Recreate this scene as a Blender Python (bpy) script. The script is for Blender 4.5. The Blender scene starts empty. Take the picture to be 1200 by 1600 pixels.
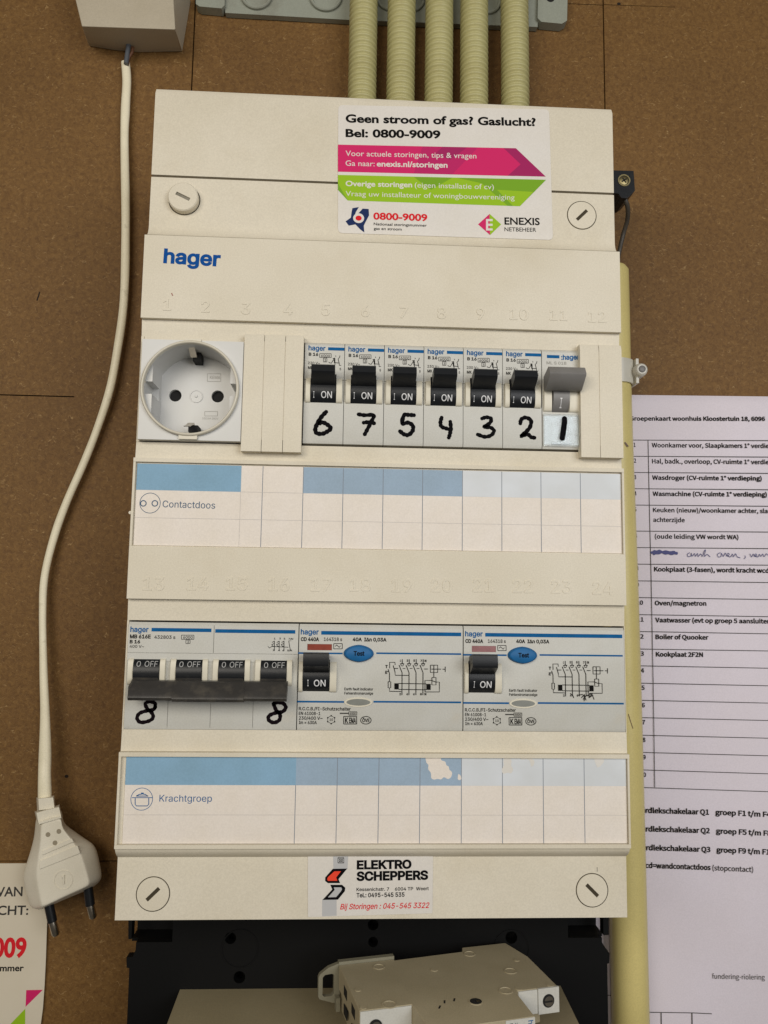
import bpy, bmesh, math, random
import numpy as np
import mathutils
from mathutils import Matrix, Vector
random.seed(7)
S = 0.001            # everything below is written in millimetres
scene = bpy.context.scene
COL = scene.collection
# world axes: x to the right along the wall, y into the wall (hood front at 0, wall at 95), z up

# ------------------------------------------------------------------ camera
def rodrigues(r):
    r = np.array(r, float); th = np.linalg.norm(r); k = r / th
    K = np.array([[0, -k[2], k[1]], [k[2], 0, -k[0]], [-k[1], k[0], 0]])
    return np.eye(3) + math.sin(th) * K + (1 - math.cos(th)) * K @ K
RC = rodrigues((-0.10663, -0.04857, 0.01693))
CX, CY, CZ = 90.49, -328.19, 0.0
right = Vector((RC[0, 0], RC[0, 2], -RC[0, 1])); down = Vector((RC[1, 0], RC[1, 2], -RC[1, 1])); fwd = Vector((RC[2, 0], RC[2, 2], -RC[2, 1]))
cd = bpy.data.cameras.new('camera'); cam = bpy.data.objects.new('camera', cd); COL.objects.link(cam)
cd.sensor_fit = 'VERTICAL'; cd.sensor_height = 36; cd.sensor_width = 27; cd.lens = 27.0
cd.clip_start = 0.01; cd.clip_end = 20
m = Matrix((right, -down, -fwd)).transposed().to_4x4(); m.translation = Vector((CX, CY, CZ)) * S
cam.matrix_world = m
scene.camera = cam

def at(u, v, y):
    """a measured point of the photograph, taken back to its real place on the plane y (mm)"""
    d = RC.T @ np.array([(u - 600) / 1200.0, (v - 800) / 1200.0, 1.0])
    t = (y - CY) / d[2]
    return CX + d[0] * t, CZ - d[1] * t

# ------------------------------------------------------------------ light
w = bpy.data.worlds.new('World'); scene.world = w; w.use_nodes = True
w.node_tree.nodes['Background'].inputs[0].default_value = (1.0, 0.93, 0.82, 1)
w.node_tree.nodes['Background'].inputs[1].default_value = 0.075
def area(name, loc, target, size, sizey, power, color):
    l = bpy.data.lights.new(name, 'AREA'); l.shape = 'RECTANGLE'; l.size = size * S; l.size_y = sizey * S
    l.energy = power; l.color = color
    o = bpy.data.objects.new(name, l); COL.objects.link(o); o.location = Vector(loc) * S
    o.rotation_euler = (Vector(target) - Vector(loc)).to_track_quat('-Z', 'Y').to_euler()
    return o
area('ceiling_lamp', (-280, -900, 300), (100, 0, 0), 700, 420, 5.5, (1.0, 0.93, 0.82))
area('daylight_opening', (540, -800, 180), (100, 0, 0), 520, 560, 4.3, (0.97, 0.98, 1.0))
scene.view_settings.view_transform = 'Standard'; scene.view_settings.look = 'None'
scene.view_settings.exposure = 0; scene.view_settings.gamma = 1

# ------------------------------------------------------------------ materials
def lin(c):
    c = c / 255.0
    return c / 12.92 if c <= 0.04045 else ((c + 0.055) / 1.055) ** 2.4
def L3(c): return tuple(lin(x) for x in c)
def mat(name, rgb, rough=0.5, var=0.0, vscale=60, bump=0.0, bscale=2500, metal=0.0, spec=0.5, dirt=None, dscale=25, dthr=(0.6, 0.75), coat=0.0, bdist=0.0001, grain=0.0):
    m = bpy.data.materials.new(name); m.use_nodes = True; nt = m.node_tree; b = nt.nodes['Principled BSDF']
    c = L3(rgb)
    b.inputs['Base Color'].default_value = (*c, 1); b.inputs['Roughness'].default_value = rough
    b.inputs['Metallic'].default_value = metal; b.inputs['Specular IOR Level'].default_value = spec
    b.inputs['Coat Weight'].default_value = coat
    tc = nt.nodes.new('ShaderNodeTexCoord')
    last = None
    if var > 0:
        n = nt.nodes.new('ShaderNodeTexNoise'); n.inputs['Scale'].default_value = vscale; n.inputs['Detail'].default_value = 6
        nt.links.new(tc.outputs['Object'], n.inputs['Vector'])
        r = nt.nodes.new('ShaderNodeValToRGB')
        r.color_ramp.elements[0].position = 0.3; r.color_ramp.elements[1].position = 0.7
        r.color_ramp.elements[0].color = (*[x * (1 - var) * f for x, f in zip(c, (1, 0.99, 0.96))], 1)
        r.color_ramp.elements[1].color = (*[min(1, x * (1 + var)) for x in c], 1)
        nt.links.new(n.outputs['Fac'], r.inputs['Fac']); last = r.outputs['Color']
        nt.links.new(last, b.inputs['Base Color'])
    if dirt:
        n = nt.nodes.new('ShaderNodeTexNoise'); n.inputs['Scale'].default_value = dscale; n.inputs['Detail'].default_value = 8; n.inputs['Roughness'].default_value = 0.65
        nt.links.new(tc.outputs['Object'], n.inputs['Vector'])
        r = nt.nodes.new('ShaderNodeMapRange'); r.inputs['From Min'].default_value = dthr[0]; r.inputs['From Max'].default_value = dthr[1]
        nt.links.new(n.outputs['Fac'], r.inputs['Value'])
        mx = nt.nodes.new('ShaderNodeMix'); mx.data_type = 'RGBA'
        nt.links.new(r.outputs['Result'], mx.inputs[0])
        if last: nt.links.new(last, mx.inputs[6])
        else: mx.inputs[6].default_value = (*c, 1)
        mx.inputs[7].default_value = (*L3(dirt), 1); nt.links.new(mx.outputs[2], b.inputs['Base Color'])
    if grain > 0:
        n = nt.nodes.new('ShaderNodeTexNoise'); n.inputs['Scale'].default_value = 1600; n.inputs['Detail'].default_value = 2
        nt.links.new(tc.outputs['Object'], n.inputs['Vector'])
        r = nt.nodes.new('ShaderNodeMapRange'); r.inputs['From Min'].default_value = 0.3; r.inputs['From Max'].default_value = 0.7
        r.inputs['To Min'].default_value = 1 - grain; r.inputs['To Max'].default_value = 1 + grain; nt.links.new(n.outputs['Fac'], r.inputs['Value'])
        vm = nt.nodes.new('ShaderNodeVectorMath'); vm.operation = 'SCALE'
        src = b.inputs['Base Color'].links[0].from_socket if b.inputs['Base Color'].links else None
        if src: nt.links.new(src, vm.inputs[0])
        else: vm.inputs[0].default_value = c
        nt.links.new(r.outputs['Result'], vm.inputs['Scale']); nt.links.new(vm.outputs[0], b.inputs['Base Color'])
    if bump > 0:
        n = nt.nodes.new('ShaderNodeTexNoise'); n.inputs['Scale'].default_value = bscale; n.inputs['Detail'].default_value = 3
        nt.links.new(tc.outputs['Object'], n.inputs['Vector'])
        bp = nt.nodes.new('ShaderNodeBump'); bp.inputs['Strength'].default_value = bump; bp.inputs['Distance'].default_value = bdist
        nt.links.new(n.outputs['Fac'], bp.inputs['Height']); nt.links.new(bp.outputs['Normal'], b.inputs['Normal'])
    return m
M = {}
M['cream'] = mat('cream_plastic', (216, 208, 190), 0.55, 0.035, 30, 0.25, 1400, spec=0.35, dirt=(194, 181, 152), dscale=11, dthr=(0.52, 1.0), grain=0.055)
M['filler'] = mat('filler_plastic', (217, 209, 191), 0.55, 0.03, 40, 0.2, 1500, spec=0.35, grain=0.05)
M['device'] = mat('device_plastic', (197, 196, 189), 0.45, 0.03, 80, 0.15, 1800, dirt=(196, 188, 170), dscale=50, dthr=(0.6, 0.95), grain=0.05)
M['device_cream'] = mat('toggle_cheek_plastic', (214, 208, 190), 0.4, 0.04, 100, 0.1, 1800)
M['socket'] = mat('socket_plastic', (198, 198, 196), 0.35, 0.03, 60, 0.1, 1500)
M['socket_rim'] = mat('socket_rim_plastic', (206, 200, 184), 0.35, 0.03, 60, 0.1, 1500)
M['black'] = mat('black_plastic', (24, 26, 29), 0.36, 0.15, 120, 0.2, 2500, spec=0.35, dirt=(52, 49, 45), dscale=160, dthr=(0.6, 0.9))
M['tie'] = mat('dusty_dark_plastic', (54, 52, 50), 0.36, 0.2, 90, 0.25, 1500, dirt=(92, 86, 76), dscale=120, dthr=(0.5, 0.85))
M['greylever'] = mat('grey_plastic', (122, 120, 118), 0.45, 0.08, 120, 0.2, 2000)
M['torn_faint'] = mat('worn_print', (216, 212, 205), 0.6, 0.03, 90)
M['groove'] = mat('groove_brown', (62, 54, 38), 0.9)  # dark brown of the ring round each turn-lock cap
M['hole'] = mat('dark_inside', (14, 13, 12), 0.8)
M['slot'] = mat('slot_grey', (118, 113, 100), 0.7, 0.3, 300)
M['metal'] = mat('nickel_metal', (190, 182, 168), 0.28, 0.1, 300, metal=1.0)
M['brass'] = mat('brass_metal', (150, 138, 100), 0.45, 0.1, 300, metal=1.0)
M['label_paper'] = mat('label_paper', (228, 219, 209), 0.6, 0.02, 90, 0.15, 900, grain=0.04)
M['blue_wide'] = mat('print_blue', (136, 171, 196), 0.85, 0.05, 60, spec=0.06, grain=0.04)
M['blue_mid'] = mat('print_blue_mid', (155, 175, 194), 0.85, 0.05, 60, spec=0.06, grain=0.04)
M['blue_pale'] = mat('print_blue_pale', (209, 213, 217), 0.55, 0.05, 60)
M['line_dark'] = mat('print_line', (132, 138, 148), 0.85, spec=0.06)
M['line_light'] = mat('print_line_light', (196, 190, 184), 0.6)
M['text_blue'] = mat('print_text_blue', (58, 102, 150), 0.85, spec=0.06)
M['text_slate'] = mat('print_text_slate', (72, 98, 124), 0.85, spec=0.06)
M['logo_blue'] = mat('print_logo_blue', (22, 78, 148), 0.85, spec=0.06)
M['device_blue'] = mat('print_device_blue', (24, 92, 146), 0.85, 0.08, 300, spec=0.06)
M['ink'] = mat('print_ink', (22, 21, 20), 0.85, spec=0.06)
M['ink_soft'] = mat('print_ink_soft', (66, 64, 61), 0.85, spec=0.06)
M['ink_faint'] = mat('print_ink_faint', (150, 147, 140), 0.85, spec=0.06)
M['white_print'] = mat('print_white', (225, 225, 225), 0.5)
M['white_dim'] = mat('print_white_dim', (170, 170, 168), 0.5)
M['marker'] = mat('marker_ink', (14, 13, 16), 0.85, 0.3, 400, spec=0.06)
M['marker_red'] = mat('marker_ink_reddish', (20, 12, 17), 0.85, 0.3, 400, spec=0.06)
M['test'] = mat('test_button_blue', (10, 96, 152), 0.6, 0.1, 200)
M['red_window'] = mat('red_window', (138, 58, 40), 0.3, 0.15, 300)
M['pink_window'] = mat('faded_red_window', (142, 92, 92), 0.3, 0.15, 300)
M['grey_window'] = mat('indicator_grey', (128, 130, 124), 0.35, 0.08, 300)
M['sticker'] = mat('sticker_white', (220, 215, 208), 0.35, 0.015, 50, 0.2, 250, bdist=0.0003, grain=0.03)
M['sticker_grey'] = mat('sticker_grey', (186, 186, 186), 0.4)
M['magenta'] = mat('print_magenta', (206, 36, 100), 0.6, spec=0.2); M['magenta_d'] = mat('print_magenta_dark', (160, 32, 92), 0.6, spec=0.2); M['magenta_l'] = mat('print_magenta_mid', (186, 34, 98), 0.6, spec=0.2)
M['green'] = mat('print_green', (148, 188, 32), 0.6, spec=0.2); M['green_d'] = mat('print_green_dark', (118, 164, 34), 0.6, spec=0.2)
M['navy'] = mat('print_navy', (38, 52, 92), 0.85, spec=0.06); M['red'] = mat('print_red', (214, 40, 48), 0.85, spec=0.06); M['orange'] = mat('print_orange_red', (232, 74, 52), 0.85, spec=0.06)
M['sheet'] = mat('printer_paper', (222, 214, 224), 0.75, 0.03, 14, 0.3, 60, bdist=0.0008, grain=0.04)
M['leaflet'] = mat('leaflet_paper', (214, 204, 184), 0.55, 0.03, 30)
M['pen'] = mat('pen_blue', (44, 46, 110), 0.5)
M['cord'] = mat('cord_white', (238, 230, 204), 0.42, 0.06, 60, 0.2, 400, dirt=(160, 150, 120), dscale=60, dthr=(0.62, 0.8), grain=0.05)
M['plug'] = mat('plug_white', (230, 224, 208), 0.4, 0.05, 60, 0.3, 500, dirt=(176, 166, 146), dscale=60, dthr=(0.6, 0.9), grain=0.04)
M['conduit'] = mat('conduit_yellow', (180, 174, 124), 0.42, 0.06, 60, 0.25, 600, dirt=(168, 156, 104), dscale=50, dthr=(0.58, 0.8), grain=0.06)
M['pipe'] = mat('pipe_yellow', (216, 200, 132), 0.4, 0.06, 30, 0.2, 500, dirt=(160, 142, 78), dscale=30, dthr=(0.6, 0.9), grain=0.06)
M['rail'] = mat('grey_green_plastic', (150, 154, 142), 0.45, 0.06, 40, 0.3, 600, dirt=(126, 124, 110), dscale=40, dthr=(0.5, 0.8), grain=0.06)
M['greybox'] = mat('beige_grey_plastic', (182, 172, 152), 0.5, 0.05, 40, 0.4, 900, grain=0.06)
M['wire_blue'] = mat('wire_blue_grey', (84, 88, 94), 0.45); M['wire_brown'] = mat('wire_brown', (96, 62, 40), 0.45)
M['wire_grey'] = mat('wire_dark_grey', (72, 66, 58), 0.5)
M['plate'] = mat('black_plate', (6, 6, 6), 0.6, 0.15, 40, 0.3, 900, spec=0.2)
M['meter'] = mat('meter_beige', (138, 127, 100), 0.5, 0.05, 40, 0.5, 800, grain=0.06)
M['breaker_old'] = mat('breaker_beige', (168, 157, 130), 0.5, 0.05, 60, 0.5, 900, grain=0.07)
M['clipgrey'] = mat('rail_clip_plastic', (128, 124, 106), 0.5, 0.06, 80, 0.3, 900)
M['joint_shadow'] = mat('wall_joint_dark', (34, 24, 14), 0.9)

def glass(name, color, rough, alpha=None):
    m = bpy.data.materials.new(name); m.use_nodes = True; b = m.node_tree.nodes['Principled BSDF']
    b.inputs['Base Color'].default_value = (*color, 1); b.inputs['Roughness'].default_value = rough
    b.inputs['Transmission Weight'].default_value = 0.9; b.inputs['IOR'].default_value = 1.3
    return m
M['clear'] = glass('clear_window_plastic', (0.96, 0.99, 1.0), 0.06)
M['clip'] = mat('clip_milky_plastic', (222, 218, 205), 0.35, 0.05, 100)
M['clip'].node_tree.nodes['Principled BSDF'].inputs['Transmission Weight'].default_value = 0.15
M['clip'].node_tree.nodes['Principled BSDF'].inputs['Roughness'].default_value = 0.3

def hardboard():
    m = bpy.data.materials.new('hardboard'); m.use_nodes = True; nt = m.node_tree; b = nt.nodes['Principled BSDF']
    N = nt.nodes.new; Lk = nt.links.new
    tc = N('ShaderNodeTexCoord')
    def noise(scale, detail=4, rough=0.5, dist=0.0, vec=None):
        n = N('ShaderNodeTexNoise'); n.inputs['Scale'].default_value = scale; n.inputs['Detail'].default_value = detail
        n.inputs['Roughness'].default_value = rough; n.inputs['Distortion'].default_value = dist
        Lk(vec or tc.outputs['Object'], n.inputs['Vector']); return n.outputs['Fac']
    big = noise(9, 5); mid = noise(420, 6, 0.7, 0.8); fine = noise(1400, 3, 0.6)
    r = N('ShaderNodeValToRGB'); e = r.color_ramp.elements
    e[0].position = 0.32; e[0].color = (*L3((98, 68, 31)), 1); e[1].position = 0.7; e[1].color = (*L3((132, 99, 52)), 1)
    Lk(mid, r.inputs['Fac'])
    r2 = N('ShaderNodeValToRGB'); e = r2.color_ramp.elements
    e[0].position = 0.3; e[0].color = (0.80, 0.76, 0.70, 1); e[1].position = 0.7; e[1].color = (1.08, 1.06, 1.04, 1)
    Lk(big, r2.inputs['Fac'])
    mx = N('ShaderNodeMix'); mx.data_type = 'RGBA'; mx.blend_type = 'MULTIPLY'; mx.inputs[0].default_value = 1
    Lk(r.outputs['Color'], mx.inputs[6]); Lk(r2.outputs['Color'], mx.inputs[7])
    last = mx.outputs[2]
    # pressed fibres: stretched, warped cells at two directions
    for rot, sc, thr, colr, amt in ((0.5, 1.0, 0.05, (186, 154, 104), 0.6), (2.0, 1.35, 0.045, (176, 144, 96), 0.55), (1.2, 0.9, 0.04, (74, 50, 22), 0.45), (2.8, 2.2, 0.05, (170, 138, 90), 0.5)):
        mp = N('ShaderNodeMapping'); mp.inputs['Rotation'].default_value = (0, rot, 0); mp.inputs['Scale'].default_value = (210 * sc, 60 * sc, 1000 * sc)
        nz = N('ShaderNodeTexNoise'); nz.inputs['Scale'].default_value = 240; nz.inputs['Detail'].default_value = 3
        Lk(tc.outputs['Object'], nz.inputs['Vector'])
        ad = N('ShaderNodeVectorMath'); ad.operation = 'MULTIPLY_ADD'; ad.inputs[1].default_value = (0.009, 0.009, 0.009)
        Lk(nz.outputs['Color'], ad.inputs[0]); Lk(tc.outputs['Object'], ad.inputs[2])
        Lk(ad.outputs[0], mp.inputs['Vector'])
        vo = N('ShaderNodeTexVoronoi'); vo.inputs['Scale'].default_value = 1.0; vo.inputs['Randomness'].default_value = 1
        Lk(mp.outputs['Vector'], vo.inputs['Vector'])
        mr = N('ShaderNodeMapRange'); mr.inputs['From Min'].default_value = thr * 6; mr.inputs['From Max'].default_value = thr
        Lk(vo.outputs['Distance'], mr.inputs['Value'])
        # only some of the cells hold a visible fibre
        pk = N('ShaderNodeSeparateColor'); Lk(vo.outputs['Color'], pk.inputs[0])
        gt = N('ShaderNodeMapRange'); gt.inputs['From Min'].default_value = 0.45; gt.inputs['From Max'].default_value = 0.95; Lk(pk.outputs[0], gt.inputs['Value'])
        pm = N('ShaderNodeMath'); pm.operation = 'MULTIPLY'; Lk(mr.outputs['Result'], pm.inputs[0]); Lk(gt.outputs['Result'], pm.inputs[1])
        mr2 = N('ShaderNodeMath'); mr2.operation = 'MULTIPLY'; mr2.inputs[1].default_value = amt; Lk(pm.outputs[0], mr2.inputs[0])
        mx2 = N('ShaderNodeMix'); mx2.data_type = 'RGBA'; Lk(mr2.outputs[0], mx2.inputs[0]); Lk(last, mx2.inputs[6]); mx2.inputs[7].default_value = (*L3(colr), 1)
        last = mx2.outputs[2]
    # a few darker stains
    st = noise(22, 6, 0.55); mr = N('ShaderNodeMapRange'); mr.inputs['From Min'].default_value = 0.66; mr.inputs['From Max'].default_value = 0.8
    mr.inputs['To Max'].default_value = 0.45
    Lk(st, mr.inputs['Value']); mx3 = N('ShaderNodeMix'); mx3.data_type = 'RGBA'; Lk(mr.outputs['Result'], mx3.inputs[0]); Lk(last, mx3.inputs[6]); mx3.inputs[7].default_value = (*L3((92, 66, 38)), 1)
    Lk(mx3.outputs[2], b.inputs['Base Color'])
    b.inputs['Roughness'].default_value = 0.62; b.inputs['Specular IOR Level'].default_value = 0.35
    bp = N('ShaderNodeBump'); bp.inputs['Strength'].default_value = 0.5; bp.inputs['Distance'].default_value = 0.0003
    ma = N('ShaderNodeMath'); ma.operation = 'ADD'; Lk(mid, ma.inputs[0]); Lk(fine, ma.inputs[1])
    Lk(ma.outputs[0], bp.inputs['Height']); Lk(bp.outputs['Normal'], b.inputs['Normal'])
    return m
M['wall'] = hardboard()

# ------------------------------------------------------------------ object helpers
def thing(name, label, cat, loc=(0, 0, 0), rot=None, group=None):
    o = bpy.data.objects.new(name, None); COL.objects.link(o); o.empty_display_size = 0.01
    o.location = Vector(loc) * S
    if rot is not None: o.rotation_euler = rot
    o['label'] = label; o['category'] = cat
    if group: o['group'] = group
    return o
def tag(o, label, cat, group=None):
    o['label'] = label; o['category'] = cat
    if group: o['group'] = group
    return o
def link(name, me, material, parent=None):
    o = bpy.data.objects.new(name, me); COL.objects.link(o)
    if not me.materials: me.materials.append(material if not isinstance(material, str) else M[material])
    if parent is not None: o.parent = parent
    return o
def org(parent):
    return (0, 0, 0) if parent is None else tuple(parent.location / S)
def finish(name, bm, material, parent=None, bevel=0.0, seg=2, smooth=40, local=False, root=None):
    """bmesh in mm (world mm unless local) -> one mesh object; root = thing whose place is subtracted"""
    if bevel > 0:
        ed = [e for e in bm.edges if len(e.link_faces) == 2 and e.calc_face_angle(0) > math.radians(28)]
        bmesh.ops.bevel(bm, geom=ed, offset=bevel, segments=seg, profile=0.5, affect='EDGES', clamp_overlap=True)
    bmesh.ops.recalc_face_normals(bm, faces=bm.faces)
    r = root if root is not None else parent
    ox, oy, oz = (0, 0, 0) if local else org(r)
    for v in bm.verts: v.co = Vector(((v.co.x - ox) * S, (v.co.y - oy) * S, (v.co.z - oz) * S))
    me = bpy.data.meshes.new(name); bm.to_mesh(me); bm.free()
    for p in me.polygons: p.use_smooth = True
    me.set_sharp_from_angle(angle=math.radians(smooth))
    return link(name, me, material, parent)
def box(bm, x0, x1, y0, y1, z0, z1):
    vs = [bm.verts.new((x, y, z)) for x in (x0, x1) for y in (y0, y1) for z in (z0, z1)]
    for f in ((0, 1, 3, 2), (4, 6, 7, 5), (0, 4, 5, 1), (2, 3, 7, 6), (0, 2, 6, 4), (1, 5, 7, 3)): bm.faces.new([vs[i] for i in f])
    return vs
def prism(bm, pts, a0, a1, axis='x'):
    """extrude a closed 2-D outline: axis x -> pts are (y,z); axis y -> (x,z); axis z -> (x,y)"""
    def P(p, a):
        return {'x': (a, p[0], p[1]), 'y': (p[0], a, p[1]), 'z': (p[0], p[1], a)}[axis]
    A = [bm.verts.new(P(p, a0)) for p in pts]; B = [bm.verts.new(P(p, a1)) for p in pts]; n = len(pts)
    bm.faces.new(A); bm.faces.new(B[::-1])
    for i in range(n): bm.faces.new((A[i], B[i], B[(i + 1) % n], A[(i + 1) % n]))
def lathe(bm, c, prof, axis='y', seg=32, cap=True):
    """prof = [(r, a)], revolved about the axis through c"""
    rings = []
    for r, a in prof:
        ring = []
        for k in range(seg):
            t = 2 * math.pi * k / seg; p, q = r * math.cos(t), r * math.sin(t)
            co = {'y': (c[0] + p, c[1] + a, c[2] + q), 'z': (c[0] + p, c[1] + q, c[2] + a), 'x': (c[0] + a, c[1] + p, c[2] + q)}[axis]
            ring.append(bm.verts.new(co))
        rings.append(ring)
    for A, B in zip(rings, rings[1:]):
        for k in range(seg): bm.faces.new((A[k], A[(k + 1) % seg], B[(k + 1) % seg], B[k]))
    if cap: bm.faces.new(rings[0]); bm.faces.new(rings[-1][::-1])
def spline(pts, n=8):
    P = [np.array(p, float) for p in pts]; P = [2 * P[0] - P[1]] + P + [2 * P[-1] - P[-2]]; out = []
    for i in range(1, len(P) - 2):
        for k in range(n):
            t = k / n
            out.append(0.5 * ((2 * P[i]) + (-P[i - 1] + P[i + 1]) * t + (2 * P[i - 1] - 5 * P[i] + 4 * P[i + 1] - P[i + 2]) * t * t + (-P[i - 1] + 3 * P[i] - 3 * P[i + 1] + P[i + 2]) * t ** 3))
    out.append(P[-2]); return out
def tube(bm, path, rad, seg=14, flat=1.0):
    """path of 3-D points (mm), rad = number or list; flat squeezes it along y"""
    rings = []; n = len(path)
    for i, p in enumerate(path):
        d = Vector(path[min(i + 1, n - 1)]) - Vector(path[max(i - 1, 0)]); d.normalize()
        a = d.cross(Vector((0, 1, 0)));  a = a.normalized() if a.length > 1e-4 else Vector((1, 0, 0)); b = d.cross(a).normalized()
        r = rad[i] if hasattr(rad, '__len__') else rad
        rings.append([bm.verts.new(Vector(p) + a * r * math.cos(2 * math.pi * k / seg) + b * r * flat * math.sin(2 * math.pi * k / seg)) for k in range(seg)])
    for A, B in zip(rings, rings[1:]):
        for k in range(seg): bm.faces.new((A[k], A[(k + 1) % seg], B[(k + 1) % seg], B[k]))
    bm.faces.new(rings[0]); bm.faces.new(rings[-1][::-1])
def carve(o, cutters):
    """cut real holes: the cutters are bmeshes in the same coordinates as the object's mesh (mm)"""
    tmp = []
    for cb in cutters:
        bmesh.ops.recalc_face_normals(cb, faces=cb.faces)
        for v in cb.verts: v.co *= S
        me = bpy.data.meshes.new('cut'); cb.to_mesh(me); cb.free(); c = bpy.data.objects.new('cut', me); COL.objects.link(c); tmp.append(c)
        md = o.modifiers.new('b', 'BOOLEAN'); md.object = c; md.operation = 'DIFFERENCE'; md.solver = 'EXACT'
    par = o.parent; o.parent = None
    bpy.context.view_layer.update()
    dg = bpy.context.evaluated_depsgraph_get()
    me = bpy.data.meshes.new_from_object(o.evaluated_get(dg)); o.modifiers.clear(); o.data = me; o.parent = par
    for p in me.polygons: p.use_smooth = True
    me.set_sharp_from_angle(angle=math.radians(35))
    for c in tmp: bpy.data.objects.remove(c)

# ------------------------------------------------------------------ print: flat ink laid on a surface
_tc = {}
def _font(name='Inter.woff2'):
    """Blender's own interface sans; the built-in text font when it is not there"""
    try:
        import os
        p = os.path.join(bpy.utils.system_resource('DATAFILES'), 'fonts', name)
        return bpy.data.fonts.load(p) if os.path.exists(p) else None
    except Exception: return None
SANS = _font(); BOOK = _font('Noto Sans CJK Regular.woff2'); FONT = ['sans']
def glyphs(s, bold, shear=0.0, res=3):
    k = (s, bold, shear, FONT[0])
    if k not in _tc:
        cu = bpy.data.curves.new('t', 'FONT'); cu.body = s; cu.size = 1; cu.shear = shear
        if FONT[0] == 'sans' and SANS: cu.font = SANS
        if FONT[0] == 'book' and (BOOK or SANS): cu.font = BOOK or SANS
        o = bpy.data.objects.new('t', cu); COL.objects.link(o)
        dg = bpy.context.evaluated_depsgraph_get(); cv = o.to_curve(dg); loops = []
        for sp in cv.splines:
            bp = sp.bezier_points; n = len(bp); L = []
            for i in range(n):
                p0, h0, h1, p1 = [np.array(q[:2]) for q in (bp[i].co, bp[i].handle_right, bp[(i + 1) % n].handle_left, bp[(i + 1) % n].co)]
                d = p1 - p0; ln = np.linalg.norm(d)
                if ln < 1e-6: continue
                cr = max(abs(d[0] * (h0 - p0)[1] - d[1] * (h0 - p0)[0]), abs(d[0] * (h1 - p0)[1] - d[1] * (h1 - p0)[0])) / ln
                m_ = 1 if cr < 0.004 else (res if cr < 0.06 else res + 1)
                for j in range(m_):
                    t = j / m_; L.append((1 - t) ** 3 * p0 + 3 * (1 - t) ** 2 * t * h0 + 3 * (1 - t) * t * t * h1 + t ** 3 * p1)
            if len(L) >= 3: loops.append(np.array(L))
        o.to_curve_clear(); bpy.data.objects.remove(o); bpy.data.curves.remove(cu)
        ar = lambda L: 0.5 * np.sum(L[:, 0] * np.roll(L[:, 1], -1) - L[:, 1] * np.roll(L[:, 0], -1))
        sg = 1 if sum(ar(L) for L in loops) > 0 else -1
        V = []; E_ = []
        for L in loops:
            if sg < 0: L = L[::-1]
            if bold:     # heavier face: push every outline outwards
                a_ = np.roll(L, -1, 0) - L; a_ /= np.linalg.norm(a_, axis=1)[:, None] + 1e-9; nn = np.stack([a_[:, 1], -a_[:, 0]], 1)
                mm = nn + np.roll(nn, 1, 0); mm /= np.maximum(np.sum(mm * mm, 1), 0.8)[:, None] / 2; L = L + mm * bold
            b0 = len(V); V += [tuple(q) for q in L]; E_ += [(b0 + i, b0 + (i + 1) % len(L)) for i in range(len(L))]
        P_ = np.array(V); E2 = np.array(E_)
        r_ = mathutils.geometry.delaunay_2d_cdt([Vector(q) for q in V], E_, [], 0, 1e-6)
        vs = np.array([v[:2] for v in r_[0]]); fs = []
        A_ = P_[E2[:, 0]]; B2 = P_[E2[:, 1]]
        for f in r_[2]:
            c = vs[list(f)].mean(0)
            up = (A_[:, 1] <= c[1]) & (B2[:, 1] > c[1]); dn = (A_[:, 1] > c[1]) & (B2[:, 1] <= c[1])
            side = (B2[:, 0] - A_[:, 0]) * (c[1] - A_[:, 1]) - (c[0] - A_[:, 0]) * (B2[:, 1] - A_[:, 1])
            if np.sum(up & (side > 0)) - np.sum(dn & (side < 0)) > 0: fs.append(tuple(f))
        used = sorted({i for f in fs for i in f}); ix = {j: i for i, j in enumerate(used)}
        _tc[k] = (vs[used], [tuple(ix[i] for i in f) for f in fs])
    return _tc[k]
CAPH = None
def caph():
    global CAPH
    if CAPH is None:
        CAPH = {}
    if FONT[0] not in CAPH: v, _ = glyphs('H', 0); CAPH[FONT[0]] = v[:, 1].max() - v[:, 1].min()
    return CAPH[FONT[0]]
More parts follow.
